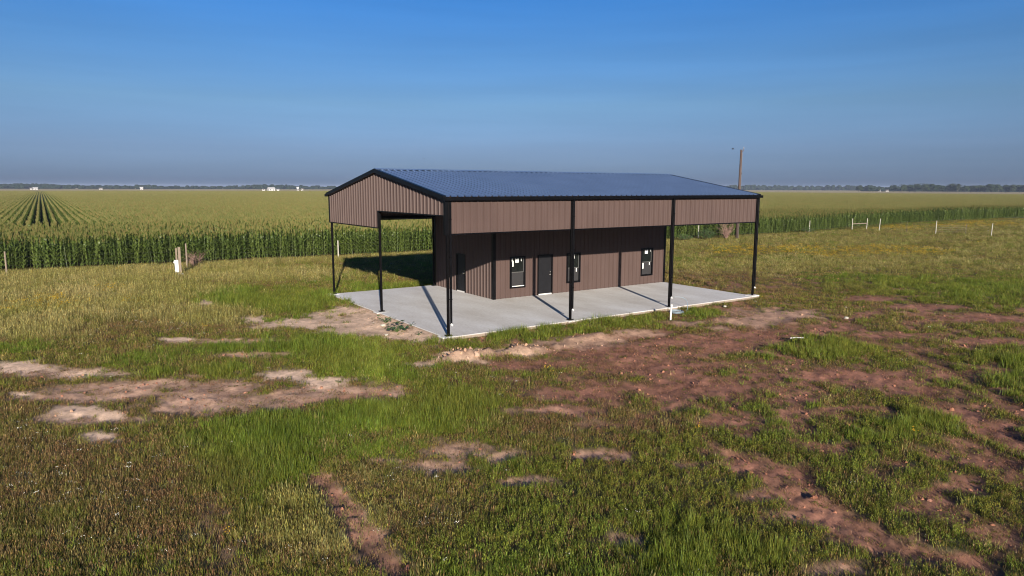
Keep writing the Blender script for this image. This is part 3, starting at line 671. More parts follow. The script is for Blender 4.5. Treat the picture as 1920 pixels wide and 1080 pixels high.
# windows
def window(x0, x1, z0, z1, notes):
    y = WY
    wn = MB()
    f = 0.085
    for q in ((x0-0.01, z0-0.01, x0+f, z1), (x1-f, z0-0.01, x1+0.01, z1), (x0+f, z1-f, x1-f, z1), (x0+f, z0-0.01, x1-f, z0+f*0.7)):
        wn.box(q[0], y-0.055, q[1], q[2], y+0.06, q[3])
    wn = wn.build('window', M['black'], bld)
    zm = (z0+z1)/2-0.02
    # upper sash
    MB().box(x0+f+0.02, y+0.012, zm+0.03, x1-f-0.03, y+0.020, z1-f-0.02).build('upper_pane', M['glass'], wn)
    s = MB()
    s.box(x0+f, y-0.012, zm-0.01, x1-f, y+0.03, zm+0.03); s.box(x1-f-0.03, y-0.008, zm+0.03, x1-f, y+0.03, z1-f); s.box(x0+f, y-0.004, zm+0.03, x0+f+0.02, y+0.03, z1-f); s.box(x0+f+0.02, y-0.004, z1-f-0.02, x1-f-0.03, y+0.03, z1-f)
    s.build('sash_frame', M['alu'], wn)
    MB().box(x0+f+0.012, y-0.004, z0+f*0.7+0.02, x1-f-0.012, y+0.002, zm-0.01).build('insect_screen', M['screen'], wn)
    s = MB(); s.box(x0+f, y-0.010, z0+f*0.7, x0+f+0.012, y+0.03, zm-0.01); s.box(x1-f-0.012, y-0.010, z0+f*0.7, x1-f, y+0.03, zm-0.01); s.box(x0+f+0.012, y-0.010, z0+f*0.7, x1-f-0.012, y+0.03, z0+f*0.7+0.02)
    s.build('screen_frame', M['steel'], wn)
    for (kind, u, v, w_, h_) in notes:
        X = x0+(x1-x0)*u; Z = z0+(z1-z0)*v; yy = y+0.010 if v > 0.5 else y-0.0055
        st = MB(); st.box(X, yy-0.002, Z-h_, X+w_, yy, Z, 0)
        if kind == 'label':
            yq = yy-0.003
            st.box(X+w_*0.18, yq, Z-h_*0.34, X+w_*0.62, yq+0.001, Z-h_*0.12, 1)
            st.box(X+w_*0.45, yq, Z-h_*0.42, X+w_*0.72, yq+0.001, Z-h_*0.345, 2)
            for i in range(3): st.box(X+w_*0.2, yq, Z-h_*(0.58+0.13*i), X+w_*0.8, yq+0.001, Z-h_*(0.54+0.13*i), 2)
        st.build('sticker', [M['white'], M['ink'], M['inkg']], wn)
    return wn
window(*WIN[0], [('label', 0.37, 0.955, 0.21, 0.26), ('tag', 0.12, 0.96, 0.07, 0.20), ('tag', 0.165, 0.86, 0.08, 0.30), ('tag', 0.74, 0.93, 0.035, 0.16)])
window(*WIN[1], [('label', 0.38, 0.955, 0.21, 0.26), ('tag', 0.70, 0.475, 0.055, 0.20)])
window(*WIN[2], [('label', 0.36, 0.955, 0.24, 0.27), ('tag', 0.80, 0.955, 0.05, 0.15), ('tag', 0.16, 0.46, 0.10, 0.33), ('tag', 0.72, 0.475, 0.06, 0.16)])
sw = MB().box(WIN[0][0]+0.10, WY-0.075, WIN[0][2]+0.075, WIN[0][1]-0.10, WY-0.0565, WIN[0][2]+0.115).build('window_sill_strip', M['white'], bld)
# front door
def door(along, u0, u1, z1, parent):
    """along='x': in the front wall; 'y': in the side wall (facing -x)"""
    P = (lambda u, n: (u, WY-n)) if along == 'x' else (lambda u, n: (WX-n, u))
    def bx(name, a, b, n0, n1, za, zb_, m_, par, bev=0):
        (xa, ya), (xb, yb) = P(a, n0), P(b, n1)
        return MB().box(min(xa, xb), min(ya, yb), za, max(xa, xb), max(ya, yb), zb_).build(name, M[m_], par, bevel=bev)
    leaf = bx('door', u0+0.065, u1-0.065, -0.045, 0.0, 0.06, z1-0.065, 'door', parent)
    bx('door_frame', u0, u0+0.06, -0.06, 0.05, 0.0, z1, 'black', leaf); bx('door_frame', u1-0.06, u1, -0.06, 0.05, 0.0, z1, 'black', leaf); bx('door_frame', u0+0.06, u1-0.06, -0.06, 0.05, z1-0.06, z1, 'black', leaf)
    bx('threshold', u0+0.062, u1-0.062, -0.05, 0.045, 0.003, 0.055, 'concrete', leaf)
    h = u1-0.14 if along == 'x' else u0+0.14
    for z, r in ((1.05, 0.033), (1.19, 0.028)):
        (ax, ay), (bx_, by_) = P(h, 0.0), P(h, 0.025)
        k = MB(); k.tube([(ax, ay, z), (bx_, by_, z)], r, 10)
        if z < 1.1:
            (cx, cy_) = P(h, 0.06); k.tube([(bx_, by_, z), (cx, cy_, z)], 0.012, 6)
            (dx, dy) = P(h-0.12 if along == 'x' else h+0.12, 0.06); k.tube([(cx, cy_, z), (dx, dy, z)], 0.012, 6)
        k.build('door_handle' if z < 1.1 else 'deadbolt', M['brass'], leaf)
door('x', DOOR[0], DOOR[1], DOOR[3], bld)
door('y', SDOOR[0], SDOOR[1], SDOOR[3], bld)

# ------------------------------------------------------------------ scattering
def src_collection(name, meshes):
    c = bpy.data.collections.new(name)
    for i, me in enumerate(meshes):
        o = bpy.data.objects.new(f'{name}_{i:02d}', me); c.objects.link(o)
    return c
def scatter(name, col, pos, rot, scl, idx, colour=None):
    n = len(pos)
    me = bpy.data.meshes.new(name); me.vertices.add(n); me.vertices.foreach_set('co', np.asarray(pos, np.float32).ravel())
    def at(nm, ty, key, v):
        a = me.attributes.new(nm, ty, 'POINT'); a.data.foreach_set(key, v)
    at('rot', 'FLOAT_VECTOR', 'vector', np.asarray(rot, np.float32).ravel())
    at('scl', 'FLOAT_VECTOR', 'vector', np.asarray(scl, np.float32).ravel())
    at('idx', 'INT', 'value', np.asarray(idx, np.int32))
    if colour is not None:
        at('col', 'FLOAT_COLOR', 'color', np.concatenate([colour, np.ones((n, 1))], 1).astype(np.float32).ravel())
    o = bpy.data.objects.new(name, me); COL.objects.link(o); tag(o, kind='stuff')
    g = bpy.data.node_groups.new(name+'_scatter', 'GeometryNodeTree')
    g.interface.new_socket('Geometry', in_out='INPUT', socket_type='NodeSocketGeometry'); g.interface.new_socket('Geometry', in_out='OUTPUT', socket_type='NodeSocketGeometry')
    gi = g.nodes.new('NodeGroupInput'); go = g.nodes.new('NodeGroupOutput')
    ip = g.nodes.new('GeometryNodeInstanceOnPoints'); ci = g.nodes.new('GeometryNodeCollectionInfo')
    ci.inputs['Collection'].default_value = col; ci.inputs['Separate Children'].default_value = True; ci.inputs['Reset Children'].default_value = True
    ip.inputs['Pick Instance'].default_value = True
    def na(nm, ty):
        q = g.nodes.new('GeometryNodeInputNamedAttribute'); q.data_type = ty; q.inputs['Name'].default_value = nm; return q.outputs['Attribute']
    er = g.nodes.new('FunctionNodeEulerToRotation')
    g.links.new(na('rot', 'FLOAT_VECTOR'), er.inputs[0]); g.links.new(er.outputs[0], ip.inputs['Rotation'])
    g.links.new(na('scl', 'FLOAT_VECTOR'), ip.inputs['Scale']); g.links.new(na('idx', 'INT'), ip.inputs['Instance Index'])
    g.links.new(gi.outputs[0], ip.inputs['Points']); g.links.new(ci.outputs[0], ip.inputs['Instance']); g.links.new(ip.outputs[0], go.inputs[0])
    md = o.modifiers.new('scatter', 'NODES'); md.node_group = g
    return o
def blade(mb, x, y, az, lean, length, wid, seg=2, mi=0, curl=0.5):
    """a tapering, bending grass blade"""
    p = Vector((x, y, 0)); e = lean; pts = []
    side = Vector((-math.sin(az), math.cos(az), 0))
    for i in range(seg+1):
        t = i/seg; w = wid*(1-t**1.5)*0.5
        pts.append((p-side*w, p+side*w) if i < seg else (p, p))
        d = Vector((math.cos(az)*math.sin(e), math.sin(az)*math.sin(e), math.cos(e))); p = p+d*(length/seg); e += curl/seg
    for i in range(seg):
        a, b = pts[i], pts[i+1]
        if i < seg-1: mb.poly([a[0], a[1], b[1], b[0]], mi)
        else: mb.poly([a[0], a[1], b[0]], mi)
M['grass'] = foliage('grass_blade', 0.35, inst_col='col', gloss=0.008)
M['petal_y'] = foliage('yellow_petal', 0.3, base=(0.44, 0.29, 0.03), gloss=0.0)
M['petal_w'] = foliage('white_petal', 0.3, base=(0.7, 0.7, 0.62), gloss=0.0)
def tuft(n, rad, l0, l1, wid, lean=0.45, curl=0.6, seg=2):
    mb = MB()
    for i in range(n):
        r = rad*math.sqrt(random.random()); a = random.uniform(0, 6.283)
        blade(mb, r*math.cos(a), r*math.sin(a), a+random.gauss(0, 0.9), random.uniform(0.05, lean), random.uniform(l0, l1), wid*random.uniform(0.7, 1.3), seg, 0, random.uniform(0, curl))
    return mb.tinted('grass_tuft', M['grass'])
def weed(n, h0, h1, rad):
    mb = MB()
    for i in range(n):
        a = random.uniform(0, 6.283); r = rad*math.sqrt(random.random()); x, y = r*math.cos(a), r*math.sin(a); h = random.uniform(h0, h1)
        lx, ly = random.gauss(0, 0.12), random.gauss(0, 0.12)
        mb.poly([(x-0.003, y, 0), (x+0.003, y, 0), (x+lx*h, y+ly*h, h)])
        k = int(h/0.020)
        for j in range(1, k+1):
            z = h*j/k; aa = j*2.4+random.uniform(-0.4, 0.4); L_ = 0.046*(1.15-0.5*j/k)*random.uniform(0.7, 1.3); w_ = L_*0.30
            c = Vector((x+lx*z, y+ly*z, z)); d = Vector((math.cos(aa), math.sin(aa), random.uniform(0.7, 1.8))).normalized(); s = Vector((-math.sin(aa), math.cos(aa), 0))
            mb.poly([c, c+d*L_*0.5+s*w_*0.5, c+d*L_, c+d*L_*0.5-s*w_*0.5])
    return mb.tinted('weed_clump', M['grass'])
def seedy(n, rad, h0, h1):
    mb = MB()
    for i in range(n):
        a = random.uniform(0, 6.283); r = rad*math.sqrt(random.random()); x, y = r*math.cos(a), r*math.sin(a); h = random.uniform(h0, h1)
        l = Vector((random.gauss(0, 0.22), random.gauss(0, 0.22), 1)).normalized(); s = Vector((-l.y, l.x, 0)); s = s.normalized() if s.length > 0.01 else Vector((1, 0, 0))
        b = Vector((x, y, 0)); t = b+l*h
        mb.poly([b-s*0.003, b+s*0.003, t]); q = b+l*h*0.7
        mb.poly([q, q+l*h*0.15+s*0.005, t+l*0.02, q+l*h*0.15-s*0.005])
        if i % 2: blade(mb, x, y, a, 0.3, h*0.6, 0.008, 2, 0, 0.8)
    return mb.tinted('seed_grass', M['grass'])
def flower(n, rad, h0, h1, pm, ps=0.018):
    mb = MB()
    for i in range(n):
        a = random.uniform(0, 6.283); r = rad*math.sqrt(random.random()); x, y = r*math.cos(a), r*math.sin(a); h = random.uniform(h0, h1)
        mb.poly([(x-0.003, y, 0), (x+0.003, y, 0), (x, y, h)])
        for j in range(3): blade(mb, x, y, random.uniform(0, 6.28), 0.5, h*0.6, 0.012, 1)
        for j in range(3):
            c = Vector((x+random.gauss(0, 0.03), y+random.gauss(0, 0.03), h-random.uniform(0, 0.06))); t1 = Vector((random.gauss(0, 1), random.gauss(0, 1), random.gauss(0, 0.6))).normalized(); t2 = t1.orthogonal().normalized()
            mb.poly([c+t1*ps, c+t2*ps, c-t1*ps, c-t2*ps], 1)
    return mb.tinted('flower_clump', [M['grass'], pm])
lawn = [tuft(22, 0.13, 0.05, 0.13, 0.010, 0.7, 0.9) for _ in range(5)]
lush = [tuft(30, 0.13, 0.14, 0.32, 0.009, 0.35, 0.7, 3) for _ in range(4)]
weeds = [weed(5, 0.06, random.uniform(0.13, 0.22), 0.075) for _ in range(7)]
dry = [seedy(12, 0.13, 0.05, 0.14) for _ in range(4)]
straw = [seedy(14, 0.15, 0.12, 0.30) for _ in range(4)]
yel = [flower(5, 0.16, 0.14, 0.30, M['petal_y'], 0.016) for _ in range(3)]
whi = [flower(3, 0.13, 0.08, 0.16, M['petal_w'], 0.008) for _ in range(2)]

def points(D0, r0, rmax, half, power=1.15, seed=1, lo=None):
    lo = -half if lo is None else lo
    g = np.random.default_rng(seed)
    # radial density  D0 for r<r0, D0*(r0/r)^power beyond
    rs = np.linspace(7.5, rmax, 4000); dens = D0*np.minimum(1, (r0/rs)**power)
    cdf = np.cumsum(dens*rs*(half-lo)*(rs[1]-rs[0])); n = int(cdf[-1])
    r = np.interp(g.uniform(0, cdf[-1], n), cdf, rs); a = YAW+g.uniform(lo, half, n)
    x = CAM[0]+r*np.sin(a); y = CAM[1]+r*np.cos(a)
    return x, y, r, g
x, y, r, g = points(DENS, 15.0, 170, R(55), lo=R(-45))
ce = corn_edge(x)
q = np.maximum(np.maximum(SX0-x, x-SX1), np.maximum(SY0-y, y-SY1))
keep = (q > 0.06) & (y < ce+0.3)
x, y, r = x[keep], y[keep], r[keep]
L = layers(x, y); n = len(x)
bare = np.clip(np.maximum(L['S']*1.05, L['R']*np.where(x < -1, 0.93, 0.90)), 0, 1)
for (hx, hy, rx, ry, hh) in HEAPS[:9]:
    bare = np.maximum(bare, 1.0*np.exp(-((x-hx)/rx/1.2)**2-((y-hy)/ry/1.2)**2)*1.2)
bare = np.where((L['R'] > L['S']), bare*(0.75+0.25*sstep(-0.2, 0.2, L['n2'])), bare)
keep = g.uniform(0, 1, n) > np.minimum(bare, 0.95+0.035*(L['S'] > 0.5))
x, y, r, n = x[keep], y[keep], r[keep], int(keep.sum())
L = {k: v[keep] for k, v in L.items()}
u = g.uniform(0, 1, n)
n1, n2 = L['n1'], L['n2']
wt = np.stack([0.55+0*n1,                                              # lawn
               0.06+1.2*L['L']*(1-0.5*L['W'])+0.5*sstep(0.1, 0.4, n1),  # lush
               0.04+1.6*L['W']*(1-0.8*L['R'])+0.25*sstep(0.0, 0.3, n2)*(x > -2),  # weed
               0.24+0.7*L['D']+0.25*sstep(-0.1, 0.3, n1)+1.6*L['R']+0.5*sstep(0.0, 0.3, -n2)+0.5*L['V'],   # dry
               0.015+1.3*L['T']*np.where(x < 0, 3.0, 1)*np.where((r > 45) & (x > 20), 0.5, 1)+0.9*L['V'],                              # straw
               0.0003+1.8*L['Y']*np.where(r > 50, 0.8, 1),                                        # yellow flowers
               0.004+0.03*L['D']*(x < -6)], 1)
wt /= wt.sum(1, keepdims=True)
sp_ = (u[:, None] > np.cumsum(wt, 1)).sum(1).clip(0, 6)
base = np.array([(0.145, 0.168, 0.026), (0.122, 0.178, 0.022), (0.148, 0.205, 0.030), (0.195, 0.155, 0.050), (0.33, 0.27, 0.105), (0.14, 0.16, 0.04), (0.12, 0.13, 0.05)])
alt = np.array([(0.190, 0.165, 0.038), (0.168, 0.182, 0.030), (0.190, 0.185, 0.034), (0.215, 0.110, 0.060), (0.22, 0.210, 0.050), (0.16, 0.15, 0.05), (0.15, 0.14, 0.06)])
k = np.clip(g.uniform(0, 1, n)*0.6+0.2-n1*0.9, 0, 1)[:, None]
colr = base[sp_]*(1-k)+alt[sp_]*k
dd = (L['D']*0.55+L['R']*0.35)[:, None]*(sp_ < 3)[:, None]
colr = colr*(1-dd)+np.array([0.160, 0.130, 0.042])*dd
rd = (np.clip(L['R'], 0, 1)*(x > -2)*(sp_ == 3)*0.8)[:, None]; colr = colr*(1-rd)+np.array([0.235, 0.112, 0.068])*rd
colr *= np.where(sp_ == 2, g.uniform(0.4, 1.4, n), g.uniform(0.6, 1.35, n))[:, None]
s0 = np.maximum(1, (r/15.0)**0.42)
hs = g.uniform(0.5, 1.15, n)*(1+0.45*n1)
hs = hs*np.where(sp_ == 1, 0.65+0.55*np.clip(L['L'], 0, 1), 1)*np.where(L['R'] > 0.4, 0.7, 1)
hs = hs*np.where(x > 22, 0.75, 1)*np.where(np.maximum(L['S'], L['R']) > 0.6, 0.75, 1)
hs = hs*(0.45+0.55*sstep(1.0, 4.0, corn_edge(x)-y))
z = H(x, y, L)-0.01
pos = np.stack([x, y, z], 1)
rot = np.stack([g.normal(0, 0.10, n), g.normal(0, 0.10, n)+0.04, g.uniform(0, 6.283, n)], 1)
scl = np.stack([s0*g.uniform(0.85, 1.2, n), s0*g.uniform(0.85, 1.2, n), hs*np.sqrt(s0)], 1)
for name, sid, ms in (('grass', (0, 1), lawn+lush), ('weeds', (2,), weeds), ('dry_grass', (3, 4), dry+straw), ('wildflowers', (5, 6), yel+whi)):
    sel = np.isin(sp_, sid); first = sp_[sel] == sid[0]; na_ = {'grass': 5, 'weeds': 7, 'dry_grass': 4, 'wildflowers': 3}[name]
    ii = np.where(first, g.integers(0, na_, sel.sum()), na_+g.integers(0, max(1, len(ms)-na_), sel.sum())) if len(sid) > 1 else g.integers(0, len(ms), sel.sum())
    scatter(name, src_collection(name+'_source', ms), pos[sel], rot[sel], scl[sel], ii, colr[sel])

# clods of earth on the worked soil
M['clod'] = foliage('earth_clod', 0.0, inst_col='col', gloss=0.0)
clods = []
for _ in range(4):
    clods.append(MB().ball((0, 0, 0.2), (1, 0.8, 0.65), 7, 5, jit=0.28).tinted('clod', M['clod'], 0.9, 1.1))
x, y, r, g = points(26, 18.0, 75, R(42), 1.0, seed=5)
L = layers(x, y)
hp = sum(np.exp(-((x-a)/b/1.3)**2-((y-c)/d/1.3)**2) for (a, c, b, d, e) in HEAPS[:6])
q = np.maximum(np.maximum(SX0-x, x-SX1), np.maximum(SY0-y, y-SY1))
keep = (g.uniform(0, 1, len(x)) < np.clip(0.75*L['R']*sstep(-0.1, 0.3, L['n2'])+0.10*L['R']+0.07*L['S']+hp, 0, 1)) & (q > 0.1) & (y < 30)
x, y, r = x[keep], y[keep], r[keep]; L = {k: v[keep] for k, v in L.items()}; hp = hp[keep]; n = len(x)
s = g.gamma(2.0, 0.009, n)*(1+0.7*np.clip(hp, 0, 1))+0.008
col_ = RED[None]*(1-np.clip(L['S']+hp, 0, 1))[:, None]+C3(0.34, 0.22, 0.15)[None]*np.clip(L['S']+hp, 0, 1)[:, None]
scatter('earth_clods', src_collection('earth_clods_source', clods), np.stack([x, y, H(x, y, L)], 1), g.uniform(0, 6.28, (n, 3)), np.stack([s, s, s*0.8], 1), g.integers(0, 4, n), col_*g.uniform(0.75, 1.2, n)[:, None])

# ------------------------------------------------------------------ corn
M['cleaf'] = foliage('corn_leaf', 0.25, rnd=[(0.060, 0.095, 0.018), (0.115, 0.155, 0.034), (0.080, 0.120, 0.024)], gloss=0.03)
M['ctop'] = foliage('corn_upper_leaf', 0.35, rnd=[(0.075, 0.112, 0.020), (0.110, 0.135, 0.026), (0.085, 0.122, 0.022)], gloss=0.02)
M['ctas'] = foliage('corn_tassel', 0.25, rnd=[(0.205, 0.190, 0.068), (0.145, 0.155, 0.050), (0.205, 0.160, 0.060)], gloss=0.0)
CM = [M['cleaf'], M['ctop'], M['ctas']]
def corn_plant():
    mb = MB(); h = 2.0
    mb.tube([(0, 0, 0), (0.01, 0, 1.0), (0, 0.01, h)], [0.011, 0.009, 0.005], 3, 0, cap=False)
    a0 = 0.0; nl = 13
    for i in range(nl):
        z = 0.15+(h-0.25)*i/(nl-1); az = a0+math.pi*(i % 2)+random.gauss(0, 0.32)
        ln = ((0.42+0.42*math.sin(math.pi*min(1, (i+2)/nl))) if i < nl-4 else 0.34)*random.uniform(0.85, 1.15); w_ = 0.115*random.uniform(0.8, 1.15)
        e = random.uniform(0.45, 0.85) if i < nl-3 else random.uniform(0.12, 0.3); p = Vector((0, 0, z)); seg = 4; prev = None
        sd = Vector((-math.sin(az), math.cos(az), 0))
        for s_ in range(seg+1):
            t = s_/seg; ww = w_*0.5*math.sin(math.pi*min(1, 0.22+0.78*t)) if s_ < seg else 0.002
            cur = (p-sd*ww, p+sd*ww)
            if prev: mb.poly([prev[0], prev[1], cur[1], cur[0]], 1 if i > nl-3 else 0)
            prev = cur
            p = p+Vector((math.cos(az)*math.sin(e), math.sin(az)*math.sin(e), math.cos(e)))*(ln/seg); e += random.uniform(0.35, 0.65)
    if random.random() < 0.8:
        mb.tube([(0.02, 0.02, 0.95), (0.07, 0.03, 1.18)], [0.024, 0.012], 4, 1)
    for j in range(7):
        a = random.uniform(0, 6.28); le = 0.0 if j == 0 else random.uniform(0.12, 0.4); ln = 0.32 if j == 0 else random.uniform(0.16, 0.24)
        b = Vector((0, 0.01, h+(0 if j == 0 else random.uniform(0, 0.1)))); t = b+Vector((math.cos(a)*math.sin(le), math.sin(a)*math.sin(le), math.cos(le)))*ln; s_ = Vector((-math.sin(a), math.cos(a), 0))*0.014
        mb.poly([b-s_*0.6, b+s_*0.6, t+s_*0.6, t-s_*0.6], 2); s2 = Vector((math.cos(a), math.sin(a), 0))*0.014; mb.poly([b-s2*0.6, b+s2*0.6, t+s2*0.6, t-s2*0.6], 2)
    return mb.mesh('corn_plant', CM)
corn = [corn_plant() for _ in range(8)]
def corn_chunk():
    """1.6 m of a distant row, running along y"""
    mb = MB()
    for k in range(8):
        y0 = -0.8+0.2*(k+0.5); h = random.uniform(1.85, 2.1)
        for i in range(7):
            a = random.choice((1, -1))*math.pi/2+random.gauss(0, 0.35); z = h*random.uniform(0.35, 1.0); ln = random.uniform(0.35, 0.6)*(1 if z < h*0.7 else 0.5); s_ = Vector((-math.sin(a), math.cos(a), 0))*0.05
            b = Vector((random.gauss(0, 0.03), y0, z-0.15)); t = b+Vector((math.cos(a)*ln*0.6, math.sin(a)*ln*0.6, ln*0.5)); u_ = t+Vector((math.cos(a)*ln*0.4, math.sin(a)*ln*0.4, -ln*0.25))
            mi = 1 if z > h*0.88 else 0
            mb.poly([b-s_*0.7, b+s_*0.7, t+s_, t-s_], mi); mb.poly([t-s_, t+s_, u_], mi)
        for j in range(3):
            a = random.uniform(0, 3.14); s_ = Vector((math.cos(a), math.sin(a), 0)); b = Vector((0, y0+random.gauss(0, 0.03), h)); t = b+Vector((random.gauss(0, 0.08), random.gauss(0, 0.08), 0.28))
            mb.poly([b-s_*0.012, b+s_*0.012, t+s_*0.012, t-s_*0.012], 2)
    mb.box(-0.07, -0.8, 0, 0.07, 0.8, 1.4, 0)
    return mb.mesh('corn_row_piece', CM)
chunks = [corn_chunk() for _ in range(6)]
g = np.random.default_rng(21)
HALF = R(42)
def in_view(x, y, half=HALF):
    a = np.arctan2(x-CAM[0], y-CAM[1])-YAW
    return np.abs(a) < half
HEAD = 58.5; ROW = 0.76; GAP0, GAP1 = 183.5, 187.5
# headland rows run along x
px, py = [], []
for k in range(int((HEAD-31)/ROW)):
    xs = np.arange(-70, 300, 0.2); d_ = k*ROW
    ys = corn_edge(xs)-0.5+d_; ok = (ys < HEAD-0.6); px.append(xs[ok]); py.append(ys[ok])
# main rows run along y
for xr in np.arange(-90, 190, ROW):
    y0 = max(HEAD, float(corn_edge(xr))); ys = np.arange(y0, 80, 0.2); px.append(np.full(len(ys), xr)); py.append(ys)
px = np.concatenate(px); py = np.concatenate(py); px = px+g.normal(0, 0.025, len(px)); py = py+g.normal(0, 0.05, len(py))
d = np.hypot(px-CAM[0], py-CAM[1]); NEARC = 135
ok = in_view(px, py) & (((py < HEAD) & (d < NEARC)) | (d < 78) | ((py < corn_edge(px)+6) & (px > 40))) & (g.uniform(0, 1, len(px)) > 0.06)
px, py, d = px[ok], py[ok], d[ok]
n = len(px)
hv = (1+0.10*fbm(px, py, 0.06, 3))*g.uniform(0.86, 1.12, n)
z = H(px, py)-0.02
a_ = np.arctan2(px-CAM[0], py-CAM[1])-YAW
order = np.argsort(d+1e3*(np.abs(a_) > R(36.3)))[:300]
single = np.zeros(n, bool); single[order] = True
rz = np.where(py > HEAD, np.pi/2+g.normal(0, 0.25, n), g.uniform(0, 6.283, n))+np.pi*g.integers(0, 2, n); tilt = g.normal(0, 0.085, (n, 2)); idx = g.integers(0, 8, n)
for i in order:
    o = inst(corn[int(idx[i])], 'corn_plant', (px[i], py[i], z[i]), (tilt[i, 0], tilt[i, 1], rz[i]), (hv[i],)*3)
    tag(o, 'tall green corn plant in the near left front rows of the field', 'corn plant', 'corn plants along the near edge of the field')
s_ = ~single
scatter('corn_field', src_collection('corn_source', corn), np.stack([px, py, z], 1)[s_], np.stack([tilt[:, 0], tilt[:, 1], rz], 1)[s_], np.stack([hv, hv, hv], 1)[s_], idx[s_])
# distant rows
px, py = [], []
FARC = 700
for xr in np.arange(-190, 560, ROW):
    ys = np.arange((float(corn_edge(xr))+6.5) if 300 > xr > 40 else HEAD, 690, 1.6); px.append(np.full(len(ys), xr)); py.append(ys)
px = np.concatenate(px); py = np.concatenate(py); d = np.hypot(px-CAM[0], py-CAM[1])
ok = in_view(px, py, R(40)) & ((d >= NEARC) | ((py >= HEAD) & (d >= 78))) & (d < FARC) & ((py < GAP0) | (py > GAP1))
# beyond 330 m the pieces thin out and grow; the canopy sheet below fills between them
thin = np.where(d < 420, 1.0, (420/d)**1.6); ok &= g.uniform(0, 1, len(px)) < thin
px, py, d = px[ok], py[ok], d[ok]; n = len(px)
hz = (1+0.07*fbm(px, py, 0.02, 3))*g.uniform(0.95, 1.05, n)
wx = 1+np.clip((d-300)/400, 0, 0.5)
print('CORN far pieces', n)
scatter('distant_corn', src_collection('distant_corn_source', chunks), np.stack([px, py, np.full(n, -0.2)], 1), np.stack([np.zeros(n), np.zeros(n), np.pi*g.integers(0, 2, n)], 1), np.stack([wx, np.ones(n), hz], 1), g.integers(0, 6, n))
# closed crop canopy further away
def canopy():
    mb = MB(); rowsx = []
    me_v = []; fs = []
    xs = np.arange(-190, 561, 7.5); ys = np.concatenate([np.arange(240, 691, 7.5)])
    X, Y = np.meshgrid(xs, ys); Z = 1.45+0.10*fbm(X, Y, 0.02, 3)
    dd_ = np.hypot(X-CAM[0], Y-CAM[1]); Z = np.where(dd_ < 300, Z-1.35*sstep(300, 262, dd_), Z)
    v = np.stack([X.ravel(), Y.ravel(), Z.ravel()], 1); nx = len(xs)
    f = [(j*nx+i, j*nx+i+1, (j+1)*nx+i+1, (j+1)*nx+i) for j in range(len(ys)-1) for i in range(nx-1)]
    me = bpy.data.meshes.new('corn_canopy'); me.from_pydata(v.tolist(), [], f)
    mt = bpy.data.materials.new('corn_canopy'); mt.use_nodes = True; t = mt.node_tree; b = t.nodes['Principled BSDF']; b.inputs['Roughness'].default_value = 0.9; b.inputs['Specular IOR Level'].default_value = 0.1
    tcn = t.nodes.new('ShaderNodeTexCoord'); mp = t.nodes.new('ShaderNodeMapping'); mp.inputs['Scale'].default_value = (1, 0.12, 1); t.links.new(tcn.outputs['Object'], mp.inputs[0])
    n_ = t.nodes.new('ShaderNodeTexNoise'); n_.inputs['Scale'].default_value = 0.9; n_.inputs['Detail'].default_value = 4; t.links.new(mp.outputs[0], n_.inputs['Vector'])
    r_ = t.nodes.new('ShaderNodeValToRGB'); t.links.new(n_.outputs[0], r_.inputs[0]); e = r_.color_ramp.elements; e[0].position = 0.35; e[0].color = (0.055, 0.075, 0.025, 1); e[1].position = 0.65; e[1].color = (0.12, 0.125, 0.045, 1)
    t.links.new(r_.outputs[0], b.inputs['Base Color']); me.materials.append(mt)
    o = bpy.data.objects.new('corn_canopy', me); COL.objects.link(o); tag(o, kind='stuff')
canopy()

# ------------------------------------------------------------------ fences
def gz(x, y): return float(H(np.array([x]), np.array([y]))[0])
def fence(name, label, posts, heights, pmats, rail=None):
    p0 = posts[0]; root = empty(name, (p0[0], p0[1], gz(*p0))); tag(root, label, 'fence')
    base = Vector(root.location); tops = []
    for (x, y), h, pm in zip(posts, heights, pmats):
        z = gz(x, y); b = Vector((x, y, z-0.25))-base; lean = Vector((random.gauss(0, 0.03), random.gauss(0, 0.03), 0))
        r = 0.03 if pm in ('rust',) else 0.055
        m_ = MB(); m_.tube([b, b+Vector((0, 0, 0.25))+lean*0.3, b+Vector((0, 0, 0.25+h))+lean], [r, r, r*0.9], 8)
        o = m_.build('post', M[pm], root)
        if pm == 'pale': o['label'] = 'pale weathered fence post'
        if pm == 'rust': o['label'] = 'thin dark steel fence post'
        tops.append((b+Vector((0, 0, 0.25)), h, lean))
    for f in (0.28, 0.5, 0.72, 0.94):
        m_ = MB(); pts = []
        for (b, h, lean) in tops: pts.append(b+Vector((0, -0.06, min(h, 1.25)*f))+lean*f)
        m_.tube(pts, 0.003, 3); m_.build('wire', M['wire'], root)
    if rail:
        i, j = rail; a = tops[i]; b = tops[j]
        m_ = MB(); m_.tube([a[0]+Vector((0, -0.02, 0.85)), b[0]+Vector((0, -0.02, 0.88))], 0.06, 8); m_.build('brace_rail', M['post'], root)
    return root
lp = [(-44, 34.4), (-32, 34.0), (-22.5, 33.4), (-14.63, 33.0), (-4.13, 30.9), (7.45, 32.0), (18, 31.6), (28.5, 31.2), (39, 31.0), (50.07, 31.2), (59.67, 30.5), (72.92, 31.9), (81.6, 30.9), (84.2, 30.3)]
fence('wire_fence', 'long wire fence on pale posts running along the edge of the corn field', lp, [1.5, 1.5, 1.5, 1.55, 1.75, 1.45, 1.4, 1.45, 1.4, 1.5, 1.55, 1.5, 1.6, 1.6], ['post']*3+['post', 'post', 'pale', 'post', 'post', 'post', 'pale', 'pale', 'pale', 'pale', 'pale'], rail=(12, 13))
rp = [(82.3, 27.5), (82.13, 23.7), (82.03, 20.07), (84.4, 17.6), (83.73, 14.45), (84.3, 8.5), (84.6, 2.0)]
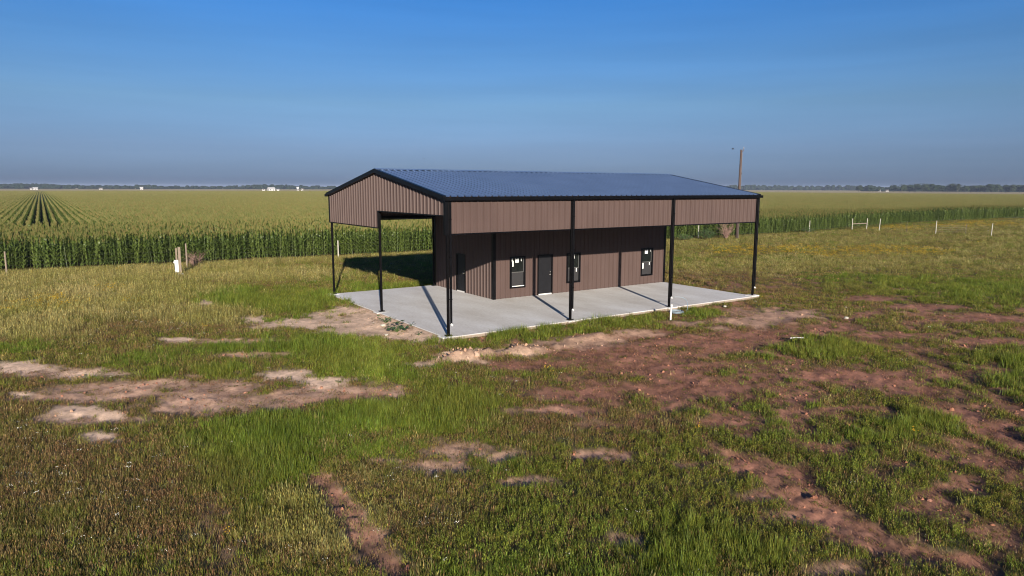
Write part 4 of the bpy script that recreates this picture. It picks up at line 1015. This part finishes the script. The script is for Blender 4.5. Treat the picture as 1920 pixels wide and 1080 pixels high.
fence('wire_fence', 'short wire fence with pale and thin dark posts turning nearer at the right', rp, [1.7, 1.5, 1.75, 1.4, 1.6, 1.5, 1.5], ['pale', 'rust', 'pale', 'rust', 'pale', 'rust', 'pale'])

# ------------------------------------------------------------------ utility pole
px_, py_ = 53.24, 28.3; pz = gz(px_, py_)
pole = empty('utility_pole', (px_, py_, pz)); tag(pole, 'tall bare brown wooden utility pole rising behind the right end of the roof', 'utility pole')
MB().tube([(0, 0, -0.4), (0.02, 0, 5), (0.05, 0.0, 10.05)], [0.17, 0.145, 0.115], 12).build('pole', M['pole'], pole, smooth=True)
b = MB(); b.tube([(0.08, 0.05, 9.75), (0.22, -0.1, 9.85), (0.26, -0.15, 10.15)], 0.025, 6); b.build('insulator_bracket', M['rust'], pole)
b = MB(); b.tube([(0.26, -0.15, 10.12), (0.26, -0.15, 10.2), (0.26, -0.15, 10.27), (0.26, -0.15, 10.36)], [0.035, 0.055, 0.035, 0.045], 10); b.build('insulator', M['porcelain'], pole, smooth=True)
b = MB(); b.tube([(0.13, -0.13, 0.1), (0.13, -0.12, 5), (0.14, -0.10, 9.7)], 0.012, 5); b.build('ground_wire', M['wire'], pole)
b = MB(); b.box(0.06, -0.17, 7.3, 0.16, -0.11, 7.5); b.build('tag_plate', M['alu'], pole)

# dead bush and green shrub at its foot
M['twig'] = mat('dead_twig', (0.20, 0.12, 0.095), 0.9)
def dead_bush(x, y, h, rad, n, label):
    z = gz(x, y); root = empty('dead_bush', (x, y, z)); tag(root, label, 'bush')
    m_ = MB(); t_ = MB()
    for i in range(n):
        a = random.uniform(0, 6.28); l = random.uniform(0.5, 1)*h; sp__ = random.uniform(0.1, 1)*rad
        p = [Vector((0.05*math.cos(a), 0.05*math.sin(a), 0))]
        for k in range(1, 5): p.append(Vector((math.cos(a)*sp__*(k/4)**1.2+random.gauss(0, 0.08), math.sin(a)*sp__*(k/4)**1.2+random.gauss(0, 0.08), l*k/4)))
        m_.tube(p, [0.03, 0.022, 0.015, 0.01, 0.004], 3)
        for k in range(9):
            q = p[random.randint(1, 4)]; e = q+Vector((random.gauss(0, 0.3), random.gauss(0, 0.3), random.uniform(0.05, 0.45))); t_.tube([q, e], [0.008, 0.003], 3, cap=False)
    m_.build('branch', M['twig'], root); t = t_.build('twigs', M['twig'], root); t['kind'] = 'stuff'
dead_bush(52.6, 29.3, 2.1, 1.3, 34, 'reddish brown dead bush at the foot of the utility pole')
dead_bush(-3.6, 31.2, 1.0, 0.8, 16, 'low brown dead bush beside the grey post left of the building')
M['shrubleaf'] = foliage('shrub_leaf', 0.25, rnd=[(0.05, 0.085, 0.025), (0.07, 0.11, 0.03)], gloss=0.05)
def shrub(x, y, h, rad, n, label, name='shrub', leaf=0.07, m_='shrubleaf', cat='shrub', stems=7):
    z = gz(x, y); root = empty(name, (x, y, z)); tag(root, label, cat)
    s = MB()
    for i in range(stems):
        a = 6.28*i/stems+random.uniform(-.3, .3); s.tube([(0, 0, 0), (math.cos(a)*rad*0.4, math.sin(a)*rad*0.4, h*0.5), (math.cos(a)*rad*0.75, math.sin(a)*rad*0.75, h*0.8)], [0.015, 0.01, 0.004], 4)
    s.build('stems', M['twig'], root)
    f = MB()
    for i in range(n):
        d = Vector((random.gauss(0, 1), random.gauss(0, 1), random.gauss(0, 1))).normalized()*random.uniform(0.45, 1); c = Vector((d.x*rad, d.y*rad, max(0.03, h*0.55+d.z*h*0.5)))*random.choice((0.8, 1, 1.0, 1.12))
        a = Vector((random.gauss(0, 1), random.gauss(0, 1), random.gauss(0, .6))).normalized(); b_ = a.orthogonal().normalized(); L_ = leaf*random.uniform(.6, 1.3)
        f.poly([c-a*L_, c+b_*L_*.45, c+a*L_, c-b_*L_*.45])
    f = f.build('foliage', M[m_], root); f['kind'] = 'stuff'
shrub(49.6, 29.6, 1.15, 1.0, 1100, 'low dark green shrub left of the utility pole base')
shrub(46.4, 29.9, 0.7, 0.9, 500, 'small green shrub at the fence well left of the utility pole')
shrub(71.0, 30.9, 0.75, 1.0, 500, 'small green shrub at the fence left of the wooden brace', leaf=0.06)
# broad-leaved weeds growing in the sandy soil beside the slab
def broad_weed(x, y, h, n, label, shade, tone=(0.04, 0.075, 0.03)):
    nm = 'weed_leaf_'+shade
    if nm not in M: M[nm] = foliage('weed_leaf_'+shade, 0.25, base=tone, gloss=0.08)
    z = gz(x, y); root = empty('leafy_weed', (x, y, z-0.02)); tag(root, label, 'weed')
    s = MB(); lf = []
    for i in range(n):
        a = i*2.4+random.uniform(-.3, .3); l = h*random.uniform(.5, 1.0); e = random.uniform(.35, 1.15)
        tip = Vector((math.cos(a)*math.sin(e), math.sin(a)*math.sin(e), math.cos(e)))*l; s.tube([(0, 0, 0), tip*0.5+Vector((0, 0, .02)), tip], [0.009, 0.006, 0.003], 4)
        lf.append((tip, a, h*random.uniform(.28, .45)))
    s.build('stems', M['shrubleaf'], root)
    for tip, a, L_ in lf:
        m_ = MB(); d = Vector((math.cos(a), math.sin(a), random.uniform(-.5, .35))).normalized(); sd = Vector((-math.sin(a), math.cos(a), random.uniform(-.4, .4))).normalized(); p = [tip, tip+d*L_*.3+sd*L_*.36, tip+d*L_*.65+sd*L_*.30, tip+d*L_, tip+d*L_*.65-sd*L_*.30, tip+d*L_*.3-sd*L_*.36]
        c = tip+d*L_*.5-Vector((0, 0, L_*.1))
        for k in range(6): m_.poly([c, p[k], p[(k+1) % 6]])
        m_.build('leaf', M[nm], root)
broad_weed(-1.02, 2.30, 0.50, 26, 'dark green broad-leaved weed in the bare sand left of the corner post', 'dark')
broad_weed(-0.72, 4.05, 0.40, 16, 'paler green weed in the sand between the dark weed and the slab edge', 'pale', (0.09, 0.13, 0.05))
broad_weed(-0.62, 1.15, 0.20, 9, 'small grey-green weed lowest in the sand beside the slab corner', 'grey', (0.10, 0.11, 0.07))
broad_weed(-0.15, 2.75, 0.22, 9, 'small brownish weed against the left slab edge', 'brown', (0.10, 0.09, 0.05))

# ------------------------------------------------------------------ small utilities
x, y = -5.25, 26.7; z = gz(x, y)
ped = empty('utility_post', (x, y, z)); tag(ped, 'short wooden post with a white service box strapped to its left side', 'utility post')
MB().box(-0.02, -0.07, -0.3, 0.13, 0.07, 1.86).build('post', M['post'], ped, bevel=0.01)
MB().box(-0.16, 0.05, -0.3, -0.06, 0.12, 1.80).build('backing_post', M['post'], ped, bevel=0.01)
b = MB(); b.box(-0.26, -0.13, 0.22, -0.045, 0.03, 1.02); b.poly([(-0.34, -0.15, 0.86), (-0.26, -0.15, 1.04), (-0.26, 0.03, 1.04), (-0.34, 0.03, 0.86)]); b.poly([(-0.34, -0.15, 0.86), (-0.262, -0.15, 0.80), (-0.26, -0.15, 1.04)]); b.build('service_box', M['white'], ped, bevel=0.008)
MB().tube([(-0.15, -0.05, 0.22), (-0.14, -0.05, -0.1)], 0.03, 8).build('conduit', M['alu'], ped)
MB().box(-0.10, -0.16, -0.02, 0.22, 0.16, 0.13).build('concrete_collar', M['white'], ped, bevel=0.02)
x, y = 10.15, -1.87; z = gz(x, y)
o = MB().tube([(0, 0, -0.3), (0.01, 0, 0.30), (0.02, -0.01, 0.64)], 0.038, 10).tube([(0.02, -0.01, 0.60), (0.021, -0.01, 0.69)], 0.05, 10).build('standpipe', M['white'], loc=(x, y, z), smooth=False)
tag(o, 'upright white plastic pipe standing in the grass before the third post', 'pipe')
o = MB(); pts = []
for i in range(26):
    t = i/25; pts.append((12.14+0.52*math.sin(t*2.6)-0.2*t, -0.2-0.75*t, 0.47+0.10*math.sin(t*3.14)-0.60*t**1.6+0.0))
o.tube(pts, 0.014, 6)
cx, cy_ = 11.5, -0.98
for k in range(3):
    c = [(cx+0.34*math.cos(a)*(1-0.07*k), cy_+0.30*math.sin(a), gz(cx, cy_)+0.10+0.03*k) for a in np.linspace(0, 6.28, 22)]; o.tube(c, 0.014, 5)
o = o.build('garden_hose', M['hose'], smooth=True); tag(o, 'thin grey-blue hose looping down from the third post into the grass', 'hose')
x, y = 10.95, -7.5; z = gz(x, y)
o = MB().tube([(-0.22, 0.12, 0.15), (0.0, 0.0, 0.17), (0.26, -0.14, 0.15)], 0.018, 6).build('plastic_strip', M['white'], loc=(x, y, z)); tag(o, 'short pale plastic strip lying on the bright green grass right of the building', 'plastic strip')
for (x, y, s, lab) in ((-1.6, 2.0, 0.07, 'small white stone in the sand left of the corner post'), (-1.05, 3.6, 0.10, 'flat pale stone on the sandy soil left of the dark weed'), (15.0, -0.9, 0.08, 'pale stone in the dirt before the right half of the slab'), (19.6, -4.4, 0.06, 'small white stone in the red dirt right of the slab'), (16.9, -6.0, 0.10, 'pale earth-covered stone on the red dirt beyond the green patch')):
    o = MB().ball((0, 0, s*0.3), (s*1.2, s, s*0.6), 8, 6, jit=0.15).build('stone', M['pale'], loc=(x, y, gz(x, y))); tag(o, lab, 'stone')

# ------------------------------------------------------------------ birds
M['bird'] = mat('bird_feather', (0.03, 0.03, 0.035), 0.7)
def bird(loc, rz, label):
    m_ = MB(); m_.ball((0, 0, 0), (0.13, 0.045, 0.04), 8, 6); m_.ball((0.14, 0, 0.02), 0.03, 6, 5); m_.poly([(-0.14, 0.02, 0), (-0.28, 0.06, 0.0), (-0.28, -0.06, 0), (-0.14, -0.02, 0)]); m_.poly([(0.21, 0.01, 0.02), (0.26, 0, 0.015), (0.21, -0.01, 0.02)])
    o = m_.build('bird', M['bird'], loc=loc); o.rotation_euler = (0, 0, rz); tag(o, label, 'bird')
    for s in (-1, 1):
        w_ = MB(); w_.poly([(0.07, 0.03*s, 0.02), (0.04, 0.2*s, 0.12), (-0.02, 0.36*s, 0.10), (-0.06, 0.2*s, 0.10), (-0.07, 0.03*s, 0.02)]); w_.build('wing', M['bird'], o)
def ray(u, v, dist):
    d = fw*1293.34+Rv*(u-960)+Uv*(540-v); return tuple(Vector(CAM)+d.normalized()*dist)
bird((55.1, 110.1, 11.6), 0.6, 'tiny dark bird in the sky above the middle of the roof')
bird((52.2, 28.6, 9.95), 2.2, 'small dark bird in flight just left of the pole top')

# ------------------------------------------------------------------ horizon: houses, trees
def house(name, az, dist, wd, dp, hh, rh, wallm, roofm, label, nwin=3, rz=None, door=True):
    a = YAW+R(az); x = CAM[0]+dist*math.sin(a); y = CAM[1]+dist*math.cos(a)
    root = empty(name, (x, y, -0.2), -a+(rz or 0)); tag(root, label, 'house' if name == 'farmhouse' else 'building')
    m_ = MB(); m_.box(-wd/2, -dp/2, 0, wd/2, dp/2, hh)
    m_.poly([(-wd/2, -dp/2, hh), (-wd/2, dp/2, hh), (-wd/2, 0, hh+rh*0.95)]); m_.poly([(wd/2, -dp/2, hh), (wd/2, 0, hh+rh*0.95), (wd/2, dp/2, hh)])
    m_.build('wall', M[wallm], root)
    r_ = MB(); o_ = 0.5
    for s in (-1, 1):
        q = [(-wd/2-o_, s*(dp/2+o_), hh-0.1), (wd/2+o_, s*(dp/2+o_), hh-0.1), (wd/2+o_, 0, hh+rh), (-wd/2-o_, 0, hh+rh)]
        r_.poly(q if s < 0 else q[::-1]); r_.poly([(p[0], p[1], p[2]-0.15) for p in (q[::-1] if s < 0 else q)])
    r_.build('roof', M[roofm], root)
    for i in range(nwin):
        u_ = -wd/2+wd*(i+0.5)/nwin
        if door and i == nwin//2: MB().box(u_-0.5, -dp/2-0.05, 0, u_+0.5, -dp/2-0.003, 2.1).build('door', M['greyroof'], root)
        else: MB().box(u_-0.6, -dp/2-0.05, 1.0, u_+0.6, -dp/2-0.003, 2.2).build('window', M['housewin'], root)
def az_of(u): return math.degrees(math.atan((u-960)/1293.34/math.cos(PITCH)))
house('farmhouse', az_of(84), 1500, 7, 6, 2.8, 1.4, 'housew', 'houseroof', 'tiny white farmhouse on the horizon above the converging corn rows')
house('farm_shed', az_of(76), 1520, 3.5, 4, 2.6, 1.0, 'housew', 'greyroof', 'tiny pale shed left of the farmhouse above the converging corn rows', nwin=1, door=False)
house('farmhouse', az_of(204), 1600, 6, 6, 2.4, 1.2, 'housew', 'greyroof', 'small low white farmhouse, second from the left on the horizon')
house('farmhouse', az_of(279), 1500, 5, 5, 3.6, 1.8, 'housew', 'houseroof', 'small white farmhouse at the left horizon, third along before the bright barn')
house('white_barn', az_of(517), 1150, 9.5, 9, 3.0, 2.4, 'housew', 'houseroof', 'bright white barn with a pale gabled roof on the horizon left of the building', nwin=2, rz=0.3)
house('farm_shed', az_of(529.5), 1140, 3.5, 4, 2.2, 0.8, 'housew', 'houseroof', 'small white shed just right of the bright barn', nwin=1, door=False)
house('farm_shed', az_of(503), 1200, 4, 4, 2.2, 0.8, 'housew', 'greyroof', 'small pale shed just left of the bright barn', nwin=1, door=False)
house('farmhouse', az_of(566), 1250, 3, 4, 4.0, 2.2, 'housew', 'houseroof', 'narrow white farmhouse on the horizon nearest the left edge of the roof')
house('farmhouse', az_of(574), 1260, 3.5, 4, 2.6, 1.0, 'housew', 'greyroof', 'tiny white outbuilding beside the narrow farmhouse left of the roof', nwin=2)
house('farmhouse', az_of(1635), 1480, 3, 4, 2.6, 1.2, 'housew', 'houseroof', 'tiny white farmhouse before the tall trees at the right horizon')
house('farmhouse', az_of(1649), 1500, 5, 5, 2.6, 1.4, 'housew', 'greyroof', 'tiny grey-roofed farmhouse among the trees at the right horizon')

M['farleaf'] = foliage('far_tree_leaf', 0.15, rnd=[(0.016, 0.026, 0.013), (0.026, 0.038, 0.018), (0.022, 0.028, 0.016)], gloss=0.0)
M['bark'] = mat('tree_bark', (0.10, 0.08, 0.06), 0.9)
def crown(w_, h_, nl=9, leaf=700):
    m_ = MB()
    for i in range(nl):
        a = random.uniform(0, 6.28); r_ = random.uniform(0, 0.34)*w_; c = (math.cos(a)*r_, math.sin(a)*r_, h_*random.uniform(0.35, 0.78)); s = random.uniform(0.16, 0.27)
        m_.ball(c, (w_*s, w_*s, h_*s*0.85), 8, 6, jit=0.22)
    for i in range(leaf):
        d_ = Vector((random.gauss(0, 1), random.gauss(0, 1), random.gauss(0, 1))).normalized(); k_ = random.uniform(0.75, 1.08); c = Vector((d_.x*w_*0.48*k_, d_.y*w_*0.48*k_, h_*0.56+d_.z*h_*0.42*k_))
        a = Vector((random.gauss(0, 1), random.gauss(0, 1), random.gauss(0, 1))).normalized(); b_ = a.orthogonal().normalized(); L_ = random.uniform(0.25, 0.6)
        m_.poly([c-a*L_, c+b_*L_, c+a*L_])
    return m_.mesh('crown', M['farleaf'])
def trunk(h_):
    m_ = MB(); m_.tube([(0, 0, 0), (0.1, 0.05, h_*0.3), (0, 0, h_*0.6)], [0.45, 0.33, 0.15], 6)
    for k in range(3):
        a = k*2.1+random.uniform(-.4, .4); m_.tube([(0.05, 0, h_*(0.22+0.06*k)), (math.cos(a)*h_*0.2, math.sin(a)*h_*0.2, h_*0.5)], [0.22, 0.08], 5)
    return m_.mesh('trunk', M['bark'])
crowns = [crown(18, 15), crown(16, 15.5), crown(22, 14), crown(14, 13.5), crown(19, 16), crown(17, 13)]
trunks = [trunk(15), trunk(16), trunk(14), trunk(12), trunk(18), trunk(11)]
def tree(az, dist, s, label, group='trees along the far right horizon', zs=1.0):
    a = YAW+R(az); k_ = random.randrange(6); x = CAM[0]+dist*math.sin(a); y = CAM[1]+dist*math.cos(a)
    root = empty('far_tree', (x, y, -0.2), random.uniform(0, 6.28)); root.scale = (s, s, s*zs); tag(root, label, 'tree', group)
    inst(trunks[k_], 'trunk', (0, 0, 0), parent=root); inst(crowns[k_], 'crown', (0, 0, 0), parent=root)
# (pixel column in the photo -> direction, apparent top) turned into distance and height on the ground
TR = [(1596, 11, 1500, 'lone round tree left of the tall right-hand treeline'), (1622, 9, 1550, None), (1634, 8.5, 1560, None), (1660, 12, 1500, 'broad tree at the left end of the tall right-hand treeline'), (1676, 12, 1480, None), (1690, 13, 1500, None), (1700, 14, 1510, None),
      (1714, 15.5, 1480, None), (1724, 16, 1500, 'tallest rounded tree in the middle of the right-hand treeline'), (1736, 14, 1480, None), (1748, 13, 1500, None), (1760, 11.5, 1520, None), (1768, 13.5, 1500, None), (1778, 15, 1490, 'second rounded tall tree of the right-hand treeline'), (1790, 12.5, 1500, None),
      (1802, 12, 1520, None), (1812, 13.5, 1500, None), (1828, 11.5, 1500, None), (1842, 15.5, 1480, 'dark compact tall tree near the right edge of the treeline'), (1853, 12.0, 1500, None), (1866, 12.5, 1510, None), (1880, 12, 1500, None), (1892, 12.5, 1520, None), (1905, 14, 1500, None), (1916, 14.5, 1490, 'last tall tree of the treeline at the right edge of the photo'), (1930, 14, 1500, None), (1950, 13, 1500, None)]
ORD = ['first', 'second', 'third', 'fourth', 'fifth', 'sixth', 'seventh', 'eighth', 'ninth', 'tenth', 'eleventh', 'twelfth', 'thirteenth', 'fourteenth', 'fifteenth', 'sixteenth', 'seventeenth', 'eighteenth', 'nineteenth', 'twentieth', 'twenty-first', 'twenty-second', 'twenty-third', 'twenty-fourth', 'twenty-fifth', 'twenty-sixth', 'twenty-seventh']
for i_, (u_, h_, d_, lab) in enumerate(TR):
    tree(az_of(u_), d_*0.93, h_/15*1.08, lab or f'dark rounded tree, {ORD[i_]} from the left in the treeline at the right horizon')
# the far-off wood that reads as one dark band
mb = MB()
for u_ in np.arange(-60, 1990, 3.1):
    dist = 2050 if u_ < 640 else (2500 if u_ < 1600 else 1750); hh = (8.6+2.6*math.sin(u_*0.021)*math.sin(u_*0.0077+1)+random.uniform(-2.2, 2.6))*(1 if u_ < 640 else (1.45 if u_ < 1600 else 1.1))
    a = YAW+R(az_of(u_)); dist *= random.uniform(0.97, 1.03); x = CAM[0]+dist*math.sin(a); y = CAM[1]+dist*math.cos(a); ww = random.uniform(5, 9)
    for k_ in range(2):
        mb.ball((x+random.gauss(0, 3), y+random.gauss(0, 3), hh*(0.30+0.28*k_)), (ww, ww, hh*0.42), 7, 5, jit=0.25)
o = mb.build('far_wood', M['farleaf']); tag(o, kind='stuff')
# ------------------------------------------------------------------ haze in the air
HAZE = 0.00011
if HAZE:
    o = MB().box(-6600, -6600, -2.0, 6600, 6600, 22.0).build('haze', [])
    mt = bpy.data.materials.new('haze'); mt.use_nodes = True; t = mt.node_tree; t.nodes.clear()
    out = t.nodes.new('ShaderNodeOutputMaterial'); v = t.nodes.new('ShaderNodeVolumePrincipled'); v.inputs['Density'].default_value = HAZE; v.inputs['Color'].default_value = (0.55, 0.66, 0.88, 1); v.inputs['Anisotropy'].default_value = 0.0
    t.links.new(v.outputs[0], out.inputs['Volume']); o.data.materials.append(mt); tag(o, kind='stuff')
